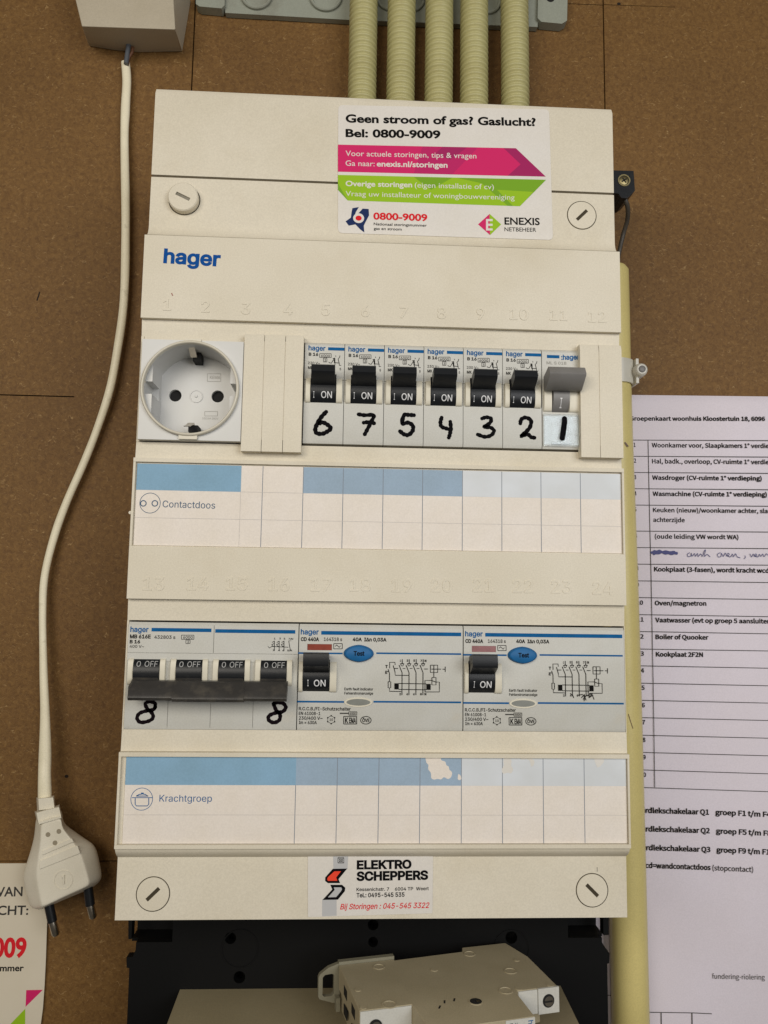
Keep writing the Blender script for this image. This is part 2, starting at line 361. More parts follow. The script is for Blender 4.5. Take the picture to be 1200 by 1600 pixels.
class Ink:
    """collects flat print in photograph-measured places on the plane y; depth(x,z) may bend it over a shape"""
    def __init__(s, y, parent, dx=0.0, dz=0.0): s.y = y; s.parent = parent; s.d = {}; s.n = 0; s.dx = dx; s.dz = dz
    def add(s, part, m, vs, fs):
        V, F = s.d.setdefault((part, m), ([], [])); b = len(V); off = 0.045 + 0.0025 * s.n; s.n += 1
        V += [(x + s.dx, s.y - off, z + s.dz) for x, z in vs]; F += [tuple(i + b for i in f) for f in fs]
    def P(s, u, v): return at(u, v, s.y)
    def poly(s, pts, m, part='printed_shape'): s.add(part, m, [s.P(*p) for p in pts], [tuple(range(len(pts)))])
    def polyw(s, pts, m, part='printed_shape'): s.add(part, m, pts, [tuple(range(len(pts)))])
    def blob(s, pts, m, part): s.poly([tuple(p) for p in spline([pts[-1]] + list(pts) + [pts[0]], 4)[4:-5]], m, part)
    def rectw(s, x0, x1, z0, z1, m, part='printed_shape'): s.polyw([(x0, z0), (x1, z0), (x1, z1), (x0, z1)], m, part)
    def rect(s, u0, v0, u1, v1, m, part='printed_shape'):
        x0, z0 = s.P(u0, v0); x1, _ = s.P(u1, v0); _, z1 = s.P(u0, v1); s.rectw(x0, x1, min(z0, z1), max(z0, z1), m, part)
    def ell(s, u, v, ru, rv, m, part='printed_shape', n=28):
        x, z = s.P(u, v); k = abs(s.P(u + 10, v)[0] - x) / 10
        s.polyw([(x + ru * k * math.cos(2 * math.pi * i / n), z + rv * k * math.sin(2 * math.pi * i / n)) for i in range(n)], m, part)
    def ring(s, u, v, ru, rv, wpx, m, part='printed_shape', n=28):
        x, z = s.P(u, v); k = abs(s.P(u + 10, v)[0] - x) / 10; vs = []
        for i in range(n):
            t = 2 * math.pi * i / n
            for q in (-.5, .5): vs.append((x + (ru + q * wpx) * k * math.cos(t), z + (rv + q * wpx) * k * math.sin(t)))
        s.add(part, m, vs, [(2 * i, 2 * i + 1, (2 * i + 3) % (2 * n), (2 * i + 2) % (2 * n)) for i in range(n)])
    def frame(s, u0, v0, u1, v1, wpx, m, part='printed_shape'):
        s.stroke([(u0, v0), (u1, v0)], wpx, m, part); s.stroke([(u0, v1), (u1, v1)], wpx, m, part)
        s.stroke([(u0, v0), (u0, v1)], wpx, m, part); s.stroke([(u1, v0), (u1, v1)], wpx, m, part)
    def stroke(s, pts, wpx, m, part='printed_line', smooth=False, jitter=0.0):
        w = [s.P(*p) for p in pts]
        if smooth: w = [tuple(p) for p in spline(w, 7)]
        k = abs(s.P(pts[0][0] + 10, pts[0][1])[0] - s.P(*pts[0])[0]) / 10; h = wpx * k / 2; n = len(w); vs = []; fs = []
        D = []
        for i in range(n):
            a = np.array(w[min(i + 1, n - 1)]) - np.array(w[max(i - 1, 0)]); D.append(a / (np.linalg.norm(a) + 1e-9))
        hh = [h * (1 + jitter * math.sin(i * 1.3 + len(pts))) for i in range(n)]
        if smooth:   # round ends
            for t in (-80, -45, -20):
                c = np.array(w[0]); d = D[0]; nn = np.array((-d[1], d[0])); q = math.radians(t)
                vs += [tuple(c + d * h * math.sin(q) + nn * h * math.cos(q)), tuple(c + d * h * math.sin(q) - nn * h * math.cos(q))]
        for i in range(n):
            d = D[i]; nn = np.array((-d[1], d[0])); vs += [tuple(np.array(w[i]) + nn * hh[i]), tuple(np.array(w[i]) - nn * hh[i])]
        if smooth:
            for t in (20, 45, 80):
                c = np.array(w[-1]); d = D[-1]; nn = np.array((-d[1], d[0])); q = math.radians(t)
                vs += [tuple(c + d * h * math.sin(q) + nn * h * math.cos(q)), tuple(c + d * h * math.sin(q) - nn * h * math.cos(q))]
        for i in range(len(vs) // 2 - 1): fs.append((2 * i, 2 * i + 1, 2 * i + 3, 2 * i + 2))
        s.add(part, m, vs, fs)
    def text(s, t, u0, v0, u1, cap, m='ink', bold=0.0, v1=None, shear=0.0, part='lettering'):
        if cap < 9 and FONT[0] == 'sans' and m in ('ink', 'ink_soft', 'device_blue'): bold += 0.014
        vs, fs = glyphs(t, bold, shear)
        if len(vs) == 0: return
        x0, z0 = s.P(u0, v0); x1, z1 = s.P(u1, v0 if v1 is None else v1)
        if v1 is None: z1 = z0
        k = abs(s.P(u0 + 10, v0)[0] - x0) / 10
        L = math.hypot(x1 - x0, z1 - z0); a = math.atan2(z1 - z0, x1 - x0)
        xm, xM = vs[:, 0].min(), vs[:, 0].max(); sx = L / (xM - xm); sy = cap * k / caph()
        c, sn = math.cos(a), math.sin(a)
        s.add(part, m, [(x0 + c * (x - xm) * sx - sn * y * sy, z0 + sn * (x - xm) * sx + c * y * sy) for x, y in vs], fs)
    def build(s, sub=None):
        ox, oy, oz = org(s.parent); out = []
        for (part, m), (V, F) in s.d.items():
            part = part.split('#')[0]; me = bpy.data.meshes.new(part); me.from_pydata([((x - ox) * S, (y - oy) * S, (z - oz) * S) for x, y, z in V], [], F); me.update()
            out.append(link(part, me, m, s.parent if sub is None else sub))
        return out
def copy_thing(root, dx, name=None, skip=()):
    r = root.copy(); COL.objects.link(r); r.location = root.location + Vector((dx * S, 0, 0))
    for ch in list(root.children):
        if ch.get('once') or ch.name.split('.')[0] in skip: continue
        c = ch.copy(); COL.objects.link(c); c.parent = r
        for g in ch.children:
            d = g.copy(); COL.objects.link(d); d.parent = c
    return r

WALL = 95.0
# ================================================================== the wall of hardboard panels
wall = bpy.data.objects.new('wall', None); COL.objects.link(wall); wall['kind'] = 'structure'
bm = bmesh.new(); box(bm, -420, 620, WALL + 6, WALL + 12, -520, 640); finish('backing', bm, 'joint_shadow', wall)
def board(pts, dy=0.0):
    bm = bmesh.new(); prism(bm, pts, WALL + dy, WALL + 5.5, 'y'); bmesh.ops.triangulate(bm, faces=[f for f in bm.faces if len(f.verts) > 4]); finish('board', bm, 'wall', wall)
g = 0.35
board([(-420, -140 + g), (-4.9 - g, -140 + g), (-4.9 - g, 640), (-420, 640), (-420, 106.2 + 0.5), (-61.5, 106.2 + 0.3), (-61.5, 106.2 - 0.3), (-420, 106.2 - 0.5)])
board([(-420, -520), (-4.9 - g, -520), (-4.9 - g, -140 - g), (-420, -139.0 - g)], 0.35)
board([(-4.9 + g, -520), (238.9 - g, -520), (239.4 - g, 357.2 - .2), (199, 356.9 - .1), (199, 356.9 + .1), (239.4 - g, 357.2 + .2), (239.4 - g, 640), (-4.9 + g, 640)], 0.25)
board([(238.9 + g, -520), (620, -520), (620, 640), (239.4 + g, 640), (239.4 + g, 357.4 + .2), (284, 358.2 + .1), (284, 358.2 - .1), (239.4 + g, 357.4 - .2)], 0.0)
ik = Ink(WALL, wall)   # nail heads and small holes in the board
for u, v, r in ((967, 6, 3.0), (104, 1213, 3.2), (862, 1, 2)):
    ik.ell(u, v, r, r * 0.8, 'joint_shadow', 'nail_hole', 10)
ik.stroke([(62, 457), (60, 463), (58, 469)], 2.2, 'joint_shadow', 'nail_hole', True)
ik.build()

# ================================================================== the consumer unit
Lx, Rx = -1.07, 211.5
unit = thing('distribution_board', 'tall cream fuse box with two rows of breakers and blue logo', 'fuse box', (105, 95, -134))
def cover(name, prof, x0=Lx, x1=Rx, bevel=0.9, mt='cream'):
    bm = bmesh.new(); prism(bm, prof, x0, x1, 'x'); return finish(name, bm, mt, unit, bevel, 3, 50)
cover('enclosure_body', [(20, -131), (95, -131), (95, 226), (20, 226)], 2, 208, 0.5)
cover('top_cover', [(6, 187.5), (6, 226.9), (7.4, 229.7), (70, 229.7), (70, 187.5)], bevel=1.0)
arc = [(6 - 5.4 * (1 - math.cos(math.radians(t))), 163.5 - 6.9 * math.sin(math.radians(t))) for t in range(8, 89, 8)]
cover('upper_cover', [(70, 186.4), (6, 186.4), (6, 163.5)] + arc + [(70, 156.6)], bevel=0.4)
cover('number_hood', [(0.1, 118.4), (0, 156.1), (70, 156.1), (70, 118.4)], bevel=0.6)
bz = lambda a, b, c, d: [(c, a), (d, b), (19, b), (19, a)]
cover('bezel', [(3.2, 110.25), (2.4, 118.3), (40, 118.3), (19.5, 110.25)], bevel=0.3)
cover('bezel', [(3.1, 108.65), (3.1, 110.2), (19.5, 110.2), (19.5, 108.65)], Lx, 44.2, bevel=0.1)
cover('bezel', [(2.6, 56.9), (3.0, 64.0), (19.5, 64.0), (19.5, 56.9)], bevel=0.35)
cover('side_post', [(2.7, 64.05), (2.7, 110.95), (19.5, 110.95), (19.5, 64.05)], Lx, 0.15, 0.15)
cover('side_post', [(2.7, 64.05), (2.7, 110.95), (19.5, 110.95), (19.5, 64.05)], 210.6, Rx, 0.15)
def holder(zt, zl, zb, low):
    cover('label_holder', [(0.0, zt), (0.0, zt - 1.7), (19.5, zt - 1.7), (19.5, zt)], bevel=0.35)
    cover('label_bed', [(1.7, zl), (1.7, zt - 1.75), (19.5, zt - 1.75), (19.5, zl)], Lx + 0.3, Rx - 0.3, 0.1)
    cover('label_holder', [(0.1, zl), (0.1, zt - 1.75), (1.65, zt - 1.75), (1.65, zl)], Lx, -0.1, 0.1)
    cover('label_holder', [(0.1, zl), (0.1, zt - 1.75), (1.65, zt - 1.75), (1.65, zl)], 210.7, Rx, 0.1)
    cover(low, [(0.0, zb), (0.0, zl - 0.05), (19.5, zl - 0.05), (19.5, zb)], bevel=0.45)
holder(56.6, 18.9, -3.2, 'number_hood')
holder(-65.8, -102.3, -103.9, 'label_holder')
cover('bezel', [(3.0, -12.2), (2.5, -3.25), (19.5, -3.25), (19.5, -12.2)], bevel=0.35)
cover('bezel', [(2.5, -65.75), (2.9, -57.05), (19.5, -57.05), (19.5, -65.75)], bevel=0.35)
cover('side_post', [(2.7, -57.45), (2.7, -12.25), (19.5, -12.25), (19.5, -57.45)], Lx, -0.35, 0.1)
cover('side_post', [(2.7, -57.45), (2.7, -12.25), (19.5, -12.25), (19.5, -57.45)], 211.2, Rx, 0.05)
arc = [(6 - 4.6 * math.cos(math.radians(t)) ** 2.2, -104.0 - 5.0 * math.sin(math.radians(t))) for t in range(0, 91, 10)]
cover('lower_cover', [(70, -104.0)] + arc + [(6, -133.7), (70, -133.7)], bevel=0.9)
bm = bmesh.new(); lathe(bm, (Lx - 0.4, 1.2, 33), [(0.7, -0.8), (0.7, 0.8)], 'y', 10); finish('moulding_nib', bm, 'cream', unit)

def cap_screw(x, z, proud, ang):
    """round turn-lock cap in a dark groove"""
    bm = bmesh.new(); lathe(bm, (x, 5.96, z), [(7.12 if proud > 1 else 6.95, 0), (6.95, 0.6)], 'y', 64); gr = finish('cap_groove', bm, 'groove', unit)
    gr.location = (0, -0.0, 0)
    bm = bmesh.new(); lathe(bm, (x, 0, z), [(6.7, 9), (6.7, 6.0 - proud + 0.5), (6.25 if proud > 1 else 6.5, 6.0 - proud), (5.2, 6.0 - proud - 0.02), (0.4, 6.0 - proud - 0.02)], 'y', 48)
    cp = finish('turn_lock_cap', bm, 'filler', unit, smooth=50)
    # slot: sloped pocket cut as real geometry
    bm = bmesh.new(); ca, sa = math.cos(ang), math.sin(ang); y0 = 6.0 - proud - 0.02
    cut = bmesh.new(); box(cut, -3.4, 3.4, y0 - 1, y0 + 0.75, -0.75, 0.75)
    for v in cut.verts: v.co = Vector((x + v.co.x * ca - v.co.z * sa - org(unit)[0], v.co.y - org(unit)[1], z + v.co.x * sa + v.co.z * ca - org(unit)[2]))
    carve(cp, [cut])
    bm = bmesh.new(); box(bm, -3.4, 3.4, y0 + 0.55, y0 + 0.8, -0.75, 0.75)
    for v in bm.verts: v.co = Vector((x + v.co.x * ca - v.co.z * sa, v.co.y, z + v.co.x * sa + v.co.z * ca))
    finish('slot', bm, 'slot', cp, root=unit)
bpy.context.view_layer.update()
cap_screw(14.2, 175.8, 3.6, math.radians(-25)); cap_screw(196.2, 175.9, 0.3, math.radians(45))
cap_screw(13.9, -123.5, 0.3, math.radians(44)); cap_screw(196.6, -122.7, 0.3, math.radians(-44))

ik = Ink(0.0, unit)
ik.text('hager', 255, 410, 344, 22, 'logo_blue', 0.03, v1=415.5, part='logo_lettering'); ik.build()
def emboss(s, u, v, h=6.2, rel=0.2):
    vs, fs = glyphs(s, 0.012); x, z = at(u, v, 0); k = h / caph(); cxm = (vs[:, 0].min() + vs[:, 0].max()) / 2
    bm = bmesh.new(); V = [bm.verts.new((x + (a - cxm) * k * 1.05, -0.02, z - h / 2 + b * k)) for a, b in vs]
    for f in fs:
        try: bm.faces.new([V[i] for i in f])
        except ValueError: pass
    r = bmesh.ops.extrude_face_region(bm, geom=list(bm.faces))
    for e in r['geom']:
        if isinstance(e, bmesh.types.BMVert): e.co.y -= rel
    finish('embossed_number', bm, 'cream', unit, smooth=30)
for i, (u, v) in enumerate([(261, 476), (321, 479), (384, 482), (450, 483), (509, 484), (571, 486), (631, 488), (690, 489), (751, 490), (811, 491), (873, 492), (933, 495)]): emboss(str(i + 1), u, v, 5.0, 0.11)
for i, (u, v) in enumerate([(240, 912), (309, 912), (370, 912), (436, 913), (502, 914), (563, 914), (628, 915), (690, 915), (755, 915), (817, 916), (877, 917), (942, 919)]): emboss(str(i + 13), u, v, 5.4, 0.17)
ik = Ink(0.0, unit); ik.stroke([(268, 458), (270, 462)], 1.6, 'red_window', 'scuff_mark'); ik.stroke([(933, 1355), (933, 1362)], 0.8, 'ink_soft', 'scuff_mark'); ik.build()

# ================================================================== paper label strips
def strip(label, z0, z1, x0, cells, zb, zm, right=210.4):
    t = thing('label_strip', label, 'label', (105, 1.6, (z0 + z1) / 2), group='paper label strips')
    bm = bmesh.new(); box(bm, x0, right, 1.25, 1.6, z0, z1); finish('paper', bm, 'label_paper', t)
    ik = Ink(1.25, t)
    for a, b, m in cells: ik.rectw(a, b, zb, z1 - 0.05, m, 'colour_band')
    return t, ik
edges = [71.2, 88.4, 105.7, 122.9, 140.3, 157.6, 174.9, 192.4]
tA, ik = strip('white strip with blue blocks and the word Contactdoos, under the upper breaker row', 19.3, 54.3, 0.3, [(0.3, 44.6, 'blue_wide'), (71.2, 140.3, 'blue_mid'), (140.3, 210.4, 'blue_pale')], 42.9, 31)
for x in [53.8] + edges: ik.rectw(x - 0.14, x + 0.14, 19.35, 54.25, 'line_dark', 'cell_line')
ik.rectw(44.5, 44.66, 19.35, 42.9, 'line_light', 'cell_line')
ik.rectw(0.3, 210.4, 30.95, 31.13, 'line_light', 'cell_line'); ik.rectw(44.6, 71.2, 42.8, 42.98, 'line_light', 'cell_line')
ik.ring(234.5, 786, 16, 16, 0.9, 'text_slate', 'socket_symbol', 40); ik.ring(224, 786.5, 4.4, 4.4, 1.5, 'text_slate', 'socket_symbol', 24); ik.ring(242, 786.5, 4.4, 4.4, 1.5, 'text_slate', 'socket_symbol', 24)
ik.text('Contactdoos', 254, 792.5, 336, 10.6, 'text_slate', v1=794.8); ik.build()
tB, ik = strip('white strip with blue blocks and the word Krachtgroep, torn in the blue', -102.2, -67.45, 1.7, [(1.7, 71.3, 'blue_wide'), (71.3, 140.3, 'blue_mid'), (140.3, 210.4, 'blue_pale')], -79.0, -90.8)
for x in [71.3] + edges[1:]: ik.rectw(x - 0.14, x + 0.14, -102.15, -67.5 if x > 75 else -79.0, 'line_dark', 'cell_line')
ik.rectw(1.7, 210.4, -90.95, -90.77, 'line_light', 'cell_line')
ik.ring(221.5, 1248.5, 17, 17, 0.9, 'text_blue', 'pot_symbol', 40)
zz = lambda L: [(160 + a / 2.4, 1160 + b / 2.4) for a, b in L]
ik.stroke(zz([(123, 209), (123, 232), (128, 238), (168, 238), (174, 232), (174, 209)]), 1.3, 'text_blue', 'pot_symbol')
ik.stroke(zz([(111, 207), (187, 207)]), 1.2, 'text_blue', 'pot_symbol'); ik.stroke(zz([(127, 201), (138, 195), (150, 193), (162, 195), (172, 201), (127, 201)]), 1.4, 'text_blue', 'pot_symbol'); ik.stroke(zz([(145, 190), (155, 190)]), 1.5, 'text_blue', 'pot_symbol')
ik.text('Krachtgroep', 249, 1252.5, 331, 10.4, 'text_blue')
zz = lambda L: [(660 + a / 3.333, 1160 + b / 3.333) for a, b in L]
ik.blob(zz([(14, 76), (40, 72), (62, 78), (92, 74), (98, 92), (118, 100), (125, 118), (136, 125), (141, 142), (154, 156), (150, 178), (134, 190), (112, 181), (98, 192), (78, 190), (60, 193), (46, 185), (44, 160), (30, 138), (31, 118), (18, 102)]), 'label_paper', 'torn_patch#1')
ik.blob(zz([(428, 74), (452, 80), (464, 96), (462, 120), (472, 140), (462, 160), (444, 158), (420, 162), (414, 140), (424, 118), (421, 96)]), 'torn_faint', 'torn_patch#2')
ik.blob(zz([(505, 77), (548, 77), (570, 83), (583, 100), (578, 120), (566, 124), (560, 100), (545, 88), (510, 90)]), 'torn_faint', 'torn_patch#3')
ik.blob(zz([(890, 78), (935, 78), (945, 100), (920, 128), (905, 122)]), 'torn_faint', 'torn_patch#4'); ik.blob(zz([(186, 165), (198, 172), (202, 190), (190, 196), (182, 184)]), 'label_paper', 'torn_patch#5')
ik.build()

# ================================================================== schuko socket in the upper row
cx, cz = 21.85, 87.0
sk = thing('wall_socket', 'round earthed socket in a square grey plate, left in the upper row', 'socket', (22, 3, 86))
bm = bmesh.new(); box(bm, 0.4, 44.0, -0.8, 24, 64.5, 108.5)
pl = finish('socket_plate', bm, 'socket', sk, 0.7, 3)
ox, oy, oz = org(sk)
def cyl(x, y0, y1, z, r, seg=48, o=(0, 0, 0)):
    b = bmesh.new(); lathe(b, (x - o[0], -o[1], z - o[2]), [(r, y0), (r, y1)], 'y', seg); return b
rec = bmesh.new(); R0 = 19.7; hw = 16.7; pts = []
a0 = math.acos(hw / R0)
for k in range(21): t = a0 + (math.pi - 2 * a0) * k / 20; pts.append((cx + R0 * math.cos(t) - ox, cz + R0 * math.sin(t) - oz))
for k in range(21): t = math.pi + a0 + (math.pi - 2 * a0) * k / 20; pts.append((cx + R0 * math.cos(t) - ox, cz + R0 * math.sin(t) - oz))
prism(rec, pts, -5 - oy, 17 - oy, 'y')
led = cyl(cx, -5, 0.6, cz, R0, 64, (ox, oy, oz))
sl = bmesh.new(); box(sl, cx - 19.6 - ox, cx + 19.6 - ox, -5 - oy, 13 - oy, cz - 2.75 - oz + 0.4, cz + 2.75 - oz + 0.4)
bpy.context.view_layer.update()
fx = 21.0 - 0.05; fz = 88.45
carve(pl, [rec, led, sl, cyl(11.45, 10, 23, 88.4, 2.8, 32, (ox, oy, oz)), cyl(30.5, 10, 23, 88.5, 2.8, 32, (ox, oy, oz))])
bm = bmesh.new(); lathe(bm, (cx, 0, cz), [(19.75, 0.9), (19.75, -2.6), (20.1, -3.0), (20.5, -3.0), (20.95, -2.5), (20.95, 0.0)], 'y', 96, False); bm2 = bm
box(bm, cx - 3.9, cx + 3.9, -2.2, 0, cz - 22.3, cz - 20.4); box(bm, cx - 3.2, cx + 3.9, -1.6, 0, cz + 20.4, cz + 21.9)
finish('socket_rim', bm, 'socket_rim', sk, smooth=50)
for x, z in ((11.45, 88.4), (30.5, 88.5)):
    bm = bmesh.new(); lathe(bm, (x, 0, z), [(2.95, 19.0), (2.95, 19.6)], 'y', 24); finish('pin_hole_inside', bm, 'hole', sk)  # dark disc paints the shade deep in each pin hole
bm = bmesh.new(); lathe(bm, (fx, 0, fz - 0.2), [(2.9, 17.0), (2.9, 16.6), (2.6, 16.6), (2.5, 16.9), (0.7, 16.9), (0.5, 16.4), (0.0001, 16.4)], 'y', 32, False); finish('centre_screw', bm, 'socket', sk)
for sgn, z in ((1, 104.6), (-1, 70.2)):     # earth contacts: bent metal springs at the top and bottom of the well
    bm = bmesh.new(); box(bm, fx - (0.9 if sgn > 0 else 1.6), fx + 2.6, 10, 17.3, z - 1.2 + (-0.6 if sgn > 0 else 1.4), z + (3.6 if sgn > 0 else 3.2)); finish('earth_slot', bm, 'hole', sk)
    bm = bmesh.new(); zc = z + (1.6 if sgn > 0 else 2.0)
    prism(bm, [(0.8, zc + sgn * 1.2), (1.3, zc + sgn * 1.4), (9.6, zc - sgn * 2.2), (13, zc + sgn * 0.5), (12.6, zc + sgn * 0.9), (9.5, zc - sgn * 1.4)], fx - 1.7, fx + 1.1, 'x'); finish('earth_contact', bm, 'metal', sk, 0.15)
ik = Ink(17.0, sk)
ik.frame(320, 643, 340, 650, 0.7, 'ink_faint', 'moulded_mark'); ik.text('10/16A 250V', 316, 655, 341, 3, 'ink_faint', part='moulded_mark'); ik.text('KEMA', 328, 600 - 8, 344, 5, 'ink_faint', part='moulded_mark'); ik.frame(324, 584, 345, 596, 0.6, 'ink_faint', 'moulded_mark')
ik.build()

# ================================================================== blanking plates
def filler(label, x0, x1, z0, z1, cuts, y=-1.5):
    t = thing('blanking_plate', label, 'blanking plate', ((x0 + x1) / 2, 3, (z0 + z1) / 2), group='blanking plates')
    xs = [x0] + cuts + [x1]
    for i, (a, b) in enumerate(zip(xs, xs[1:])):
        aa = a + (0.12 if i else 0); bb = b - (0.12 if b != x1 else 0)
        bm = bmesh.new(); prism(bm, [(y, z0), (y, z1 - 2.2), (y + 0.8, z1), (3, z1), (3, z0)], aa, bb, 'x'); finish('plate_section', bm, 'filler', t, 0.3, 2)
    bm = bmesh.new(); box(bm, x0 + 0.3, x1 - 0.3, y + 0.28, 14, z0 + 5.2, z1 - 3.2); finish('backing', bm, 'filler', t)
    return t
filler('cream blanking plate with two grooves between the socket and the breakers', 44.35, 70.0, 60.2, 112.2, [53.0, 62.1])
filler('narrow cream blanking plate at the right end of the upper row', 192.2, 210.9, 61.0, 112.0, [200.7])

# ================================================================== single-pole breakers of the upper row
FY = 2.0   # face of the devices
def arc_prof(yc, zc, ry, rz, t0, t1, n=9): return [(yc + ry * math.cos(math.radians(t0 + (t1 - t0) * k / (n - 1))), zc + rz * math.sin(math.radians(t0 + (t1 - t0) * k / (n - 1)))) for k in range(n)]
def device_body(t, x0, x1, z0, z1, bays, zl, zh, mt='device', name='housing', seams=(), cuts=()):
    """front housing with real toggle bays"""
    bm = bmesh.new(); prism(bm, [(FY, z0 + 1.6), (FY + 0.6, z0), (18.5, z0), (18.5, z1), (FY + 1.0, z1), (FY, z1 - 1.2)], x0 + 0.12, x1 - 0.12, 'x')
    o = finish(name, bm, mt, t, 0.25, 2); ox, oy, oz = org(t); cs = []
    for a, b in bays:
        c = bmesh.new(); box(c, a - ox, b - ox, -6 - oy, 13 - oy, zl - oz, zh - oz); cs.append(c)
    for a, b, c_, d in seams:
        c = bmesh.new(); box(c, a - ox, b - ox, -6 - oy, FY + 0.5 - oy, c_ - oz, d - oz); cs.append(c)
    bpy.context.view_layer.update(); carve(o, cs); return o
def cheek(t, xa, xb, zl, zh, bulge=1.7):
    zc = (zl + zh) / 2; h = (zh - zl) / 2
    bm = bmesh.new(); prism(bm, [(FY + 1, zl)] + [(FY - bulge * math.cos(math.radians(a)) ** 0.6, zc + h * math.sin(math.radians(a))) for a in (-88, -75, -60, -40, -20, 0, 20, 40, 60, 75, 88)] + [(FY + 1, zh)], xa, xb, 'x')
    return finish('toggle_cheek', bm, 'device_cream', t, 0.2, 2)
def toggle(t, xa, xb, zc, up=True, reach=9.5, lever=True, mt='black', rad=7.6, name='toggle'):
    """drum with a lever that points up (on) or down (off)"""
    s = 1 if up else -1
    bm = bmesh.new(); lathe(bm, (xa, FY + 5.2, zc), [(rad, 0), (rad, xb - xa)], 'x', 40)
    o = finish('toggle_drum', bm, mt, t, 0.0, smooth=45)
    if lever:
        P = [(FY - 1.0, zc + s * 1.2), (FY - 4.5, zc + s * 3.2), (FY - reach + 0.6, zc + s * 5.3), (FY - reach, zc + s * 6.1), (FY - reach + 0.7, zc + s * 8.9), (FY - reach + 1.8, zc + s * 9.5), (FY - 2.0, zc + s * 7.6), (FY + 2.0, zc + s * 6.2)]
        bm = bmesh.new(); prism(bm, P, xa + 0.35, xb - 0.35, 'x'); finish(name, bm, mt, t, 0.35, 2)
    return o

def curved_text(t, s, x0, x1, z, h, m, yc, zc, rad, bold=0.0, lift=0.06):
    vs, fs = glyphs(s, bold); k = h / caph(); xm, xM = vs[:, 0].min(), vs[:, 0].max(); sx = (x1 - x0) / (xM - xm)
    bm = bmesh.new(); V_ = [bm.verts.new((x0 + (a - xm) * sx, 0, z + b * k)) for a, b in vs]
    for f in fs:
        try: bm.faces.new([V_[i] for i in f])
        except ValueError: pass
    for i in range(1, 9):
        bmesh.ops.bisect_plane(bm, geom=bm.verts[:] + bm.edges[:] + bm.faces[:], plane_co=(0, 0, z - 0.02 + (h + 0.04) * i / 9), plane_no=(0, 0, 1))
    ox, oy, oz = org(t)
    for v in bm.verts:
        d = max(-0.99, min(0.99, (v.co.z - zc) / (rad + lift)))
        v.co = Vector(((v.co.x - ox) * S, (yc - (rad + lift) * math.sqrt(1 - d * d) - oy) * S, (v.co.z - oz) * S))
    me = bpy.data.meshes.new('lettering'); bm.to_mesh(me); bm.free(); link('lettering', me, m, t)

PIT = 17.57
X6 = 70.35
Z1b, Z1t = 65.0, 110.1
def single_breaker():
    x0 = X6; t = thing('circuit_breaker', 'white one-module breaker, toggle up, handwritten six, leftmost of the upper breakers', 'breaker', (x0 + PIT / 2, FY, Z1b), group='one-module breakers of the upper row')
    xa, xb = x0 + 3.15, x0 + 14.0
    zl, zh = 83.2, 96.0
    device_body(t, x0, x0 + PIT, Z1b, Z1t, [(xa - 0.15, xb + 0.15)], zl, zh, seams=[(x0 - 1, x0 + 3.0, zl + 0.2, 93.5), (xb + 0.2, x0 + 20, zl + 0.2, 93.5)])
    cheek(t, x0 + 0.9, xa - 0.25, zl - 0.2, 94.0); cheek(t, xb + 0.25, x0 + PIT - 0.8, zl - 0.2, 94.0)
    toggle(t, xa, xb, 88.6, True, 9.2)
    return t
br6 = single_breaker()
ik = Ink(FY, br6)
hz = lambda L: [(460 + a / 8, 530 + b / 8) for a, b in L]
ik.text('hager', 481.9, 547.1, 508.5, 7.6, 'device_blue', 0.01, v1=548.0, part='lettering')
ik.rect(512.7, 542.6, 538.2, 547.4, 'device_blue', 'blue_bar')
ik.text('B 16', 482.3, 555.6, 497.3, 4.6, 'ink', 0.02)
ik.frame(499.5, 552.6, 517.5, 558.6, 0.9, 'ink_soft', 'rating_box'); ik.text('6000', 501.5, 557.6, 515.5, 3.8, 'ink_soft')
ik.frame(505.3, 559.6, 510.8, 565.6, 0.8, 'ink_soft', 'rating_box'); ik.text('3', 506.8, 564.8, 509.4, 3.8, 'ink_soft')
ik.text('230 V~', 481.2, 569, 500, 4, 'ink_soft'); ik.text('MK', 481.2, 576.5, 489, 4.4, 'ink', 0.01)
for L in ([(428, 285), (442, 296), (462, 300), (480, 270)], [(478, 275), (495, 235), (500, 300)], [(480, 240), (508, 238)], [(486, 262), (512, 262)], [(505, 232), (508, 318)], [(516, 205), (518, 218)], [(570, 205), (562, 232), (546, 246), (560, 300), (562, 330), (585, 326)], [(508, 294), (556, 298)]): ik.stroke(hz(L), 1.0, 'ink', 'wiring_symbol')
ik.text('5', 530.6, 578.5, 533, 3.6, 'ink_soft')
ik.build()
curved_text(br6, 'I', X6 + 4.3, X6 + 4.75, 84.9, 2.6, 'white_print', FY + 5.2, 88.6, 7.6)
curved_text(br6, 'ON', X6 + 7.7, X6 + 12.4, 84.9, 2.7, 'white_print', FY + 5.2, 88.6, 7.6, 0.005)
bks = [br6]
desc = {7: 'white one-module breaker, toggle up, handwritten seven, second from the left', 5: 'white one-module breaker, toggle up, handwritten five, between breakers marked seven and four',
        4: 'white one-module breaker, toggle up, handwritten four, between breakers marked five and three', 3: 'white one-module breaker, toggle up, handwritten three, between breakers marked four and two', 2: 'white one-module breaker, toggle up, handwritten two, left of the grey-lever one'}
for i, n in enumerate((7, 5, 4, 3, 2)):
    c = copy_thing(br6, PIT * (i + 1)); c['label'] = desc[n]; bks.append(c)
bpy.context.view_layer.update()
z5 = lambda L: [(460 + a / 4.286, 520 + b / 4.286) for a, b in L]; z6 = lambda L: [(720 + a / 4, 520 + b / 4) for a, b in L]
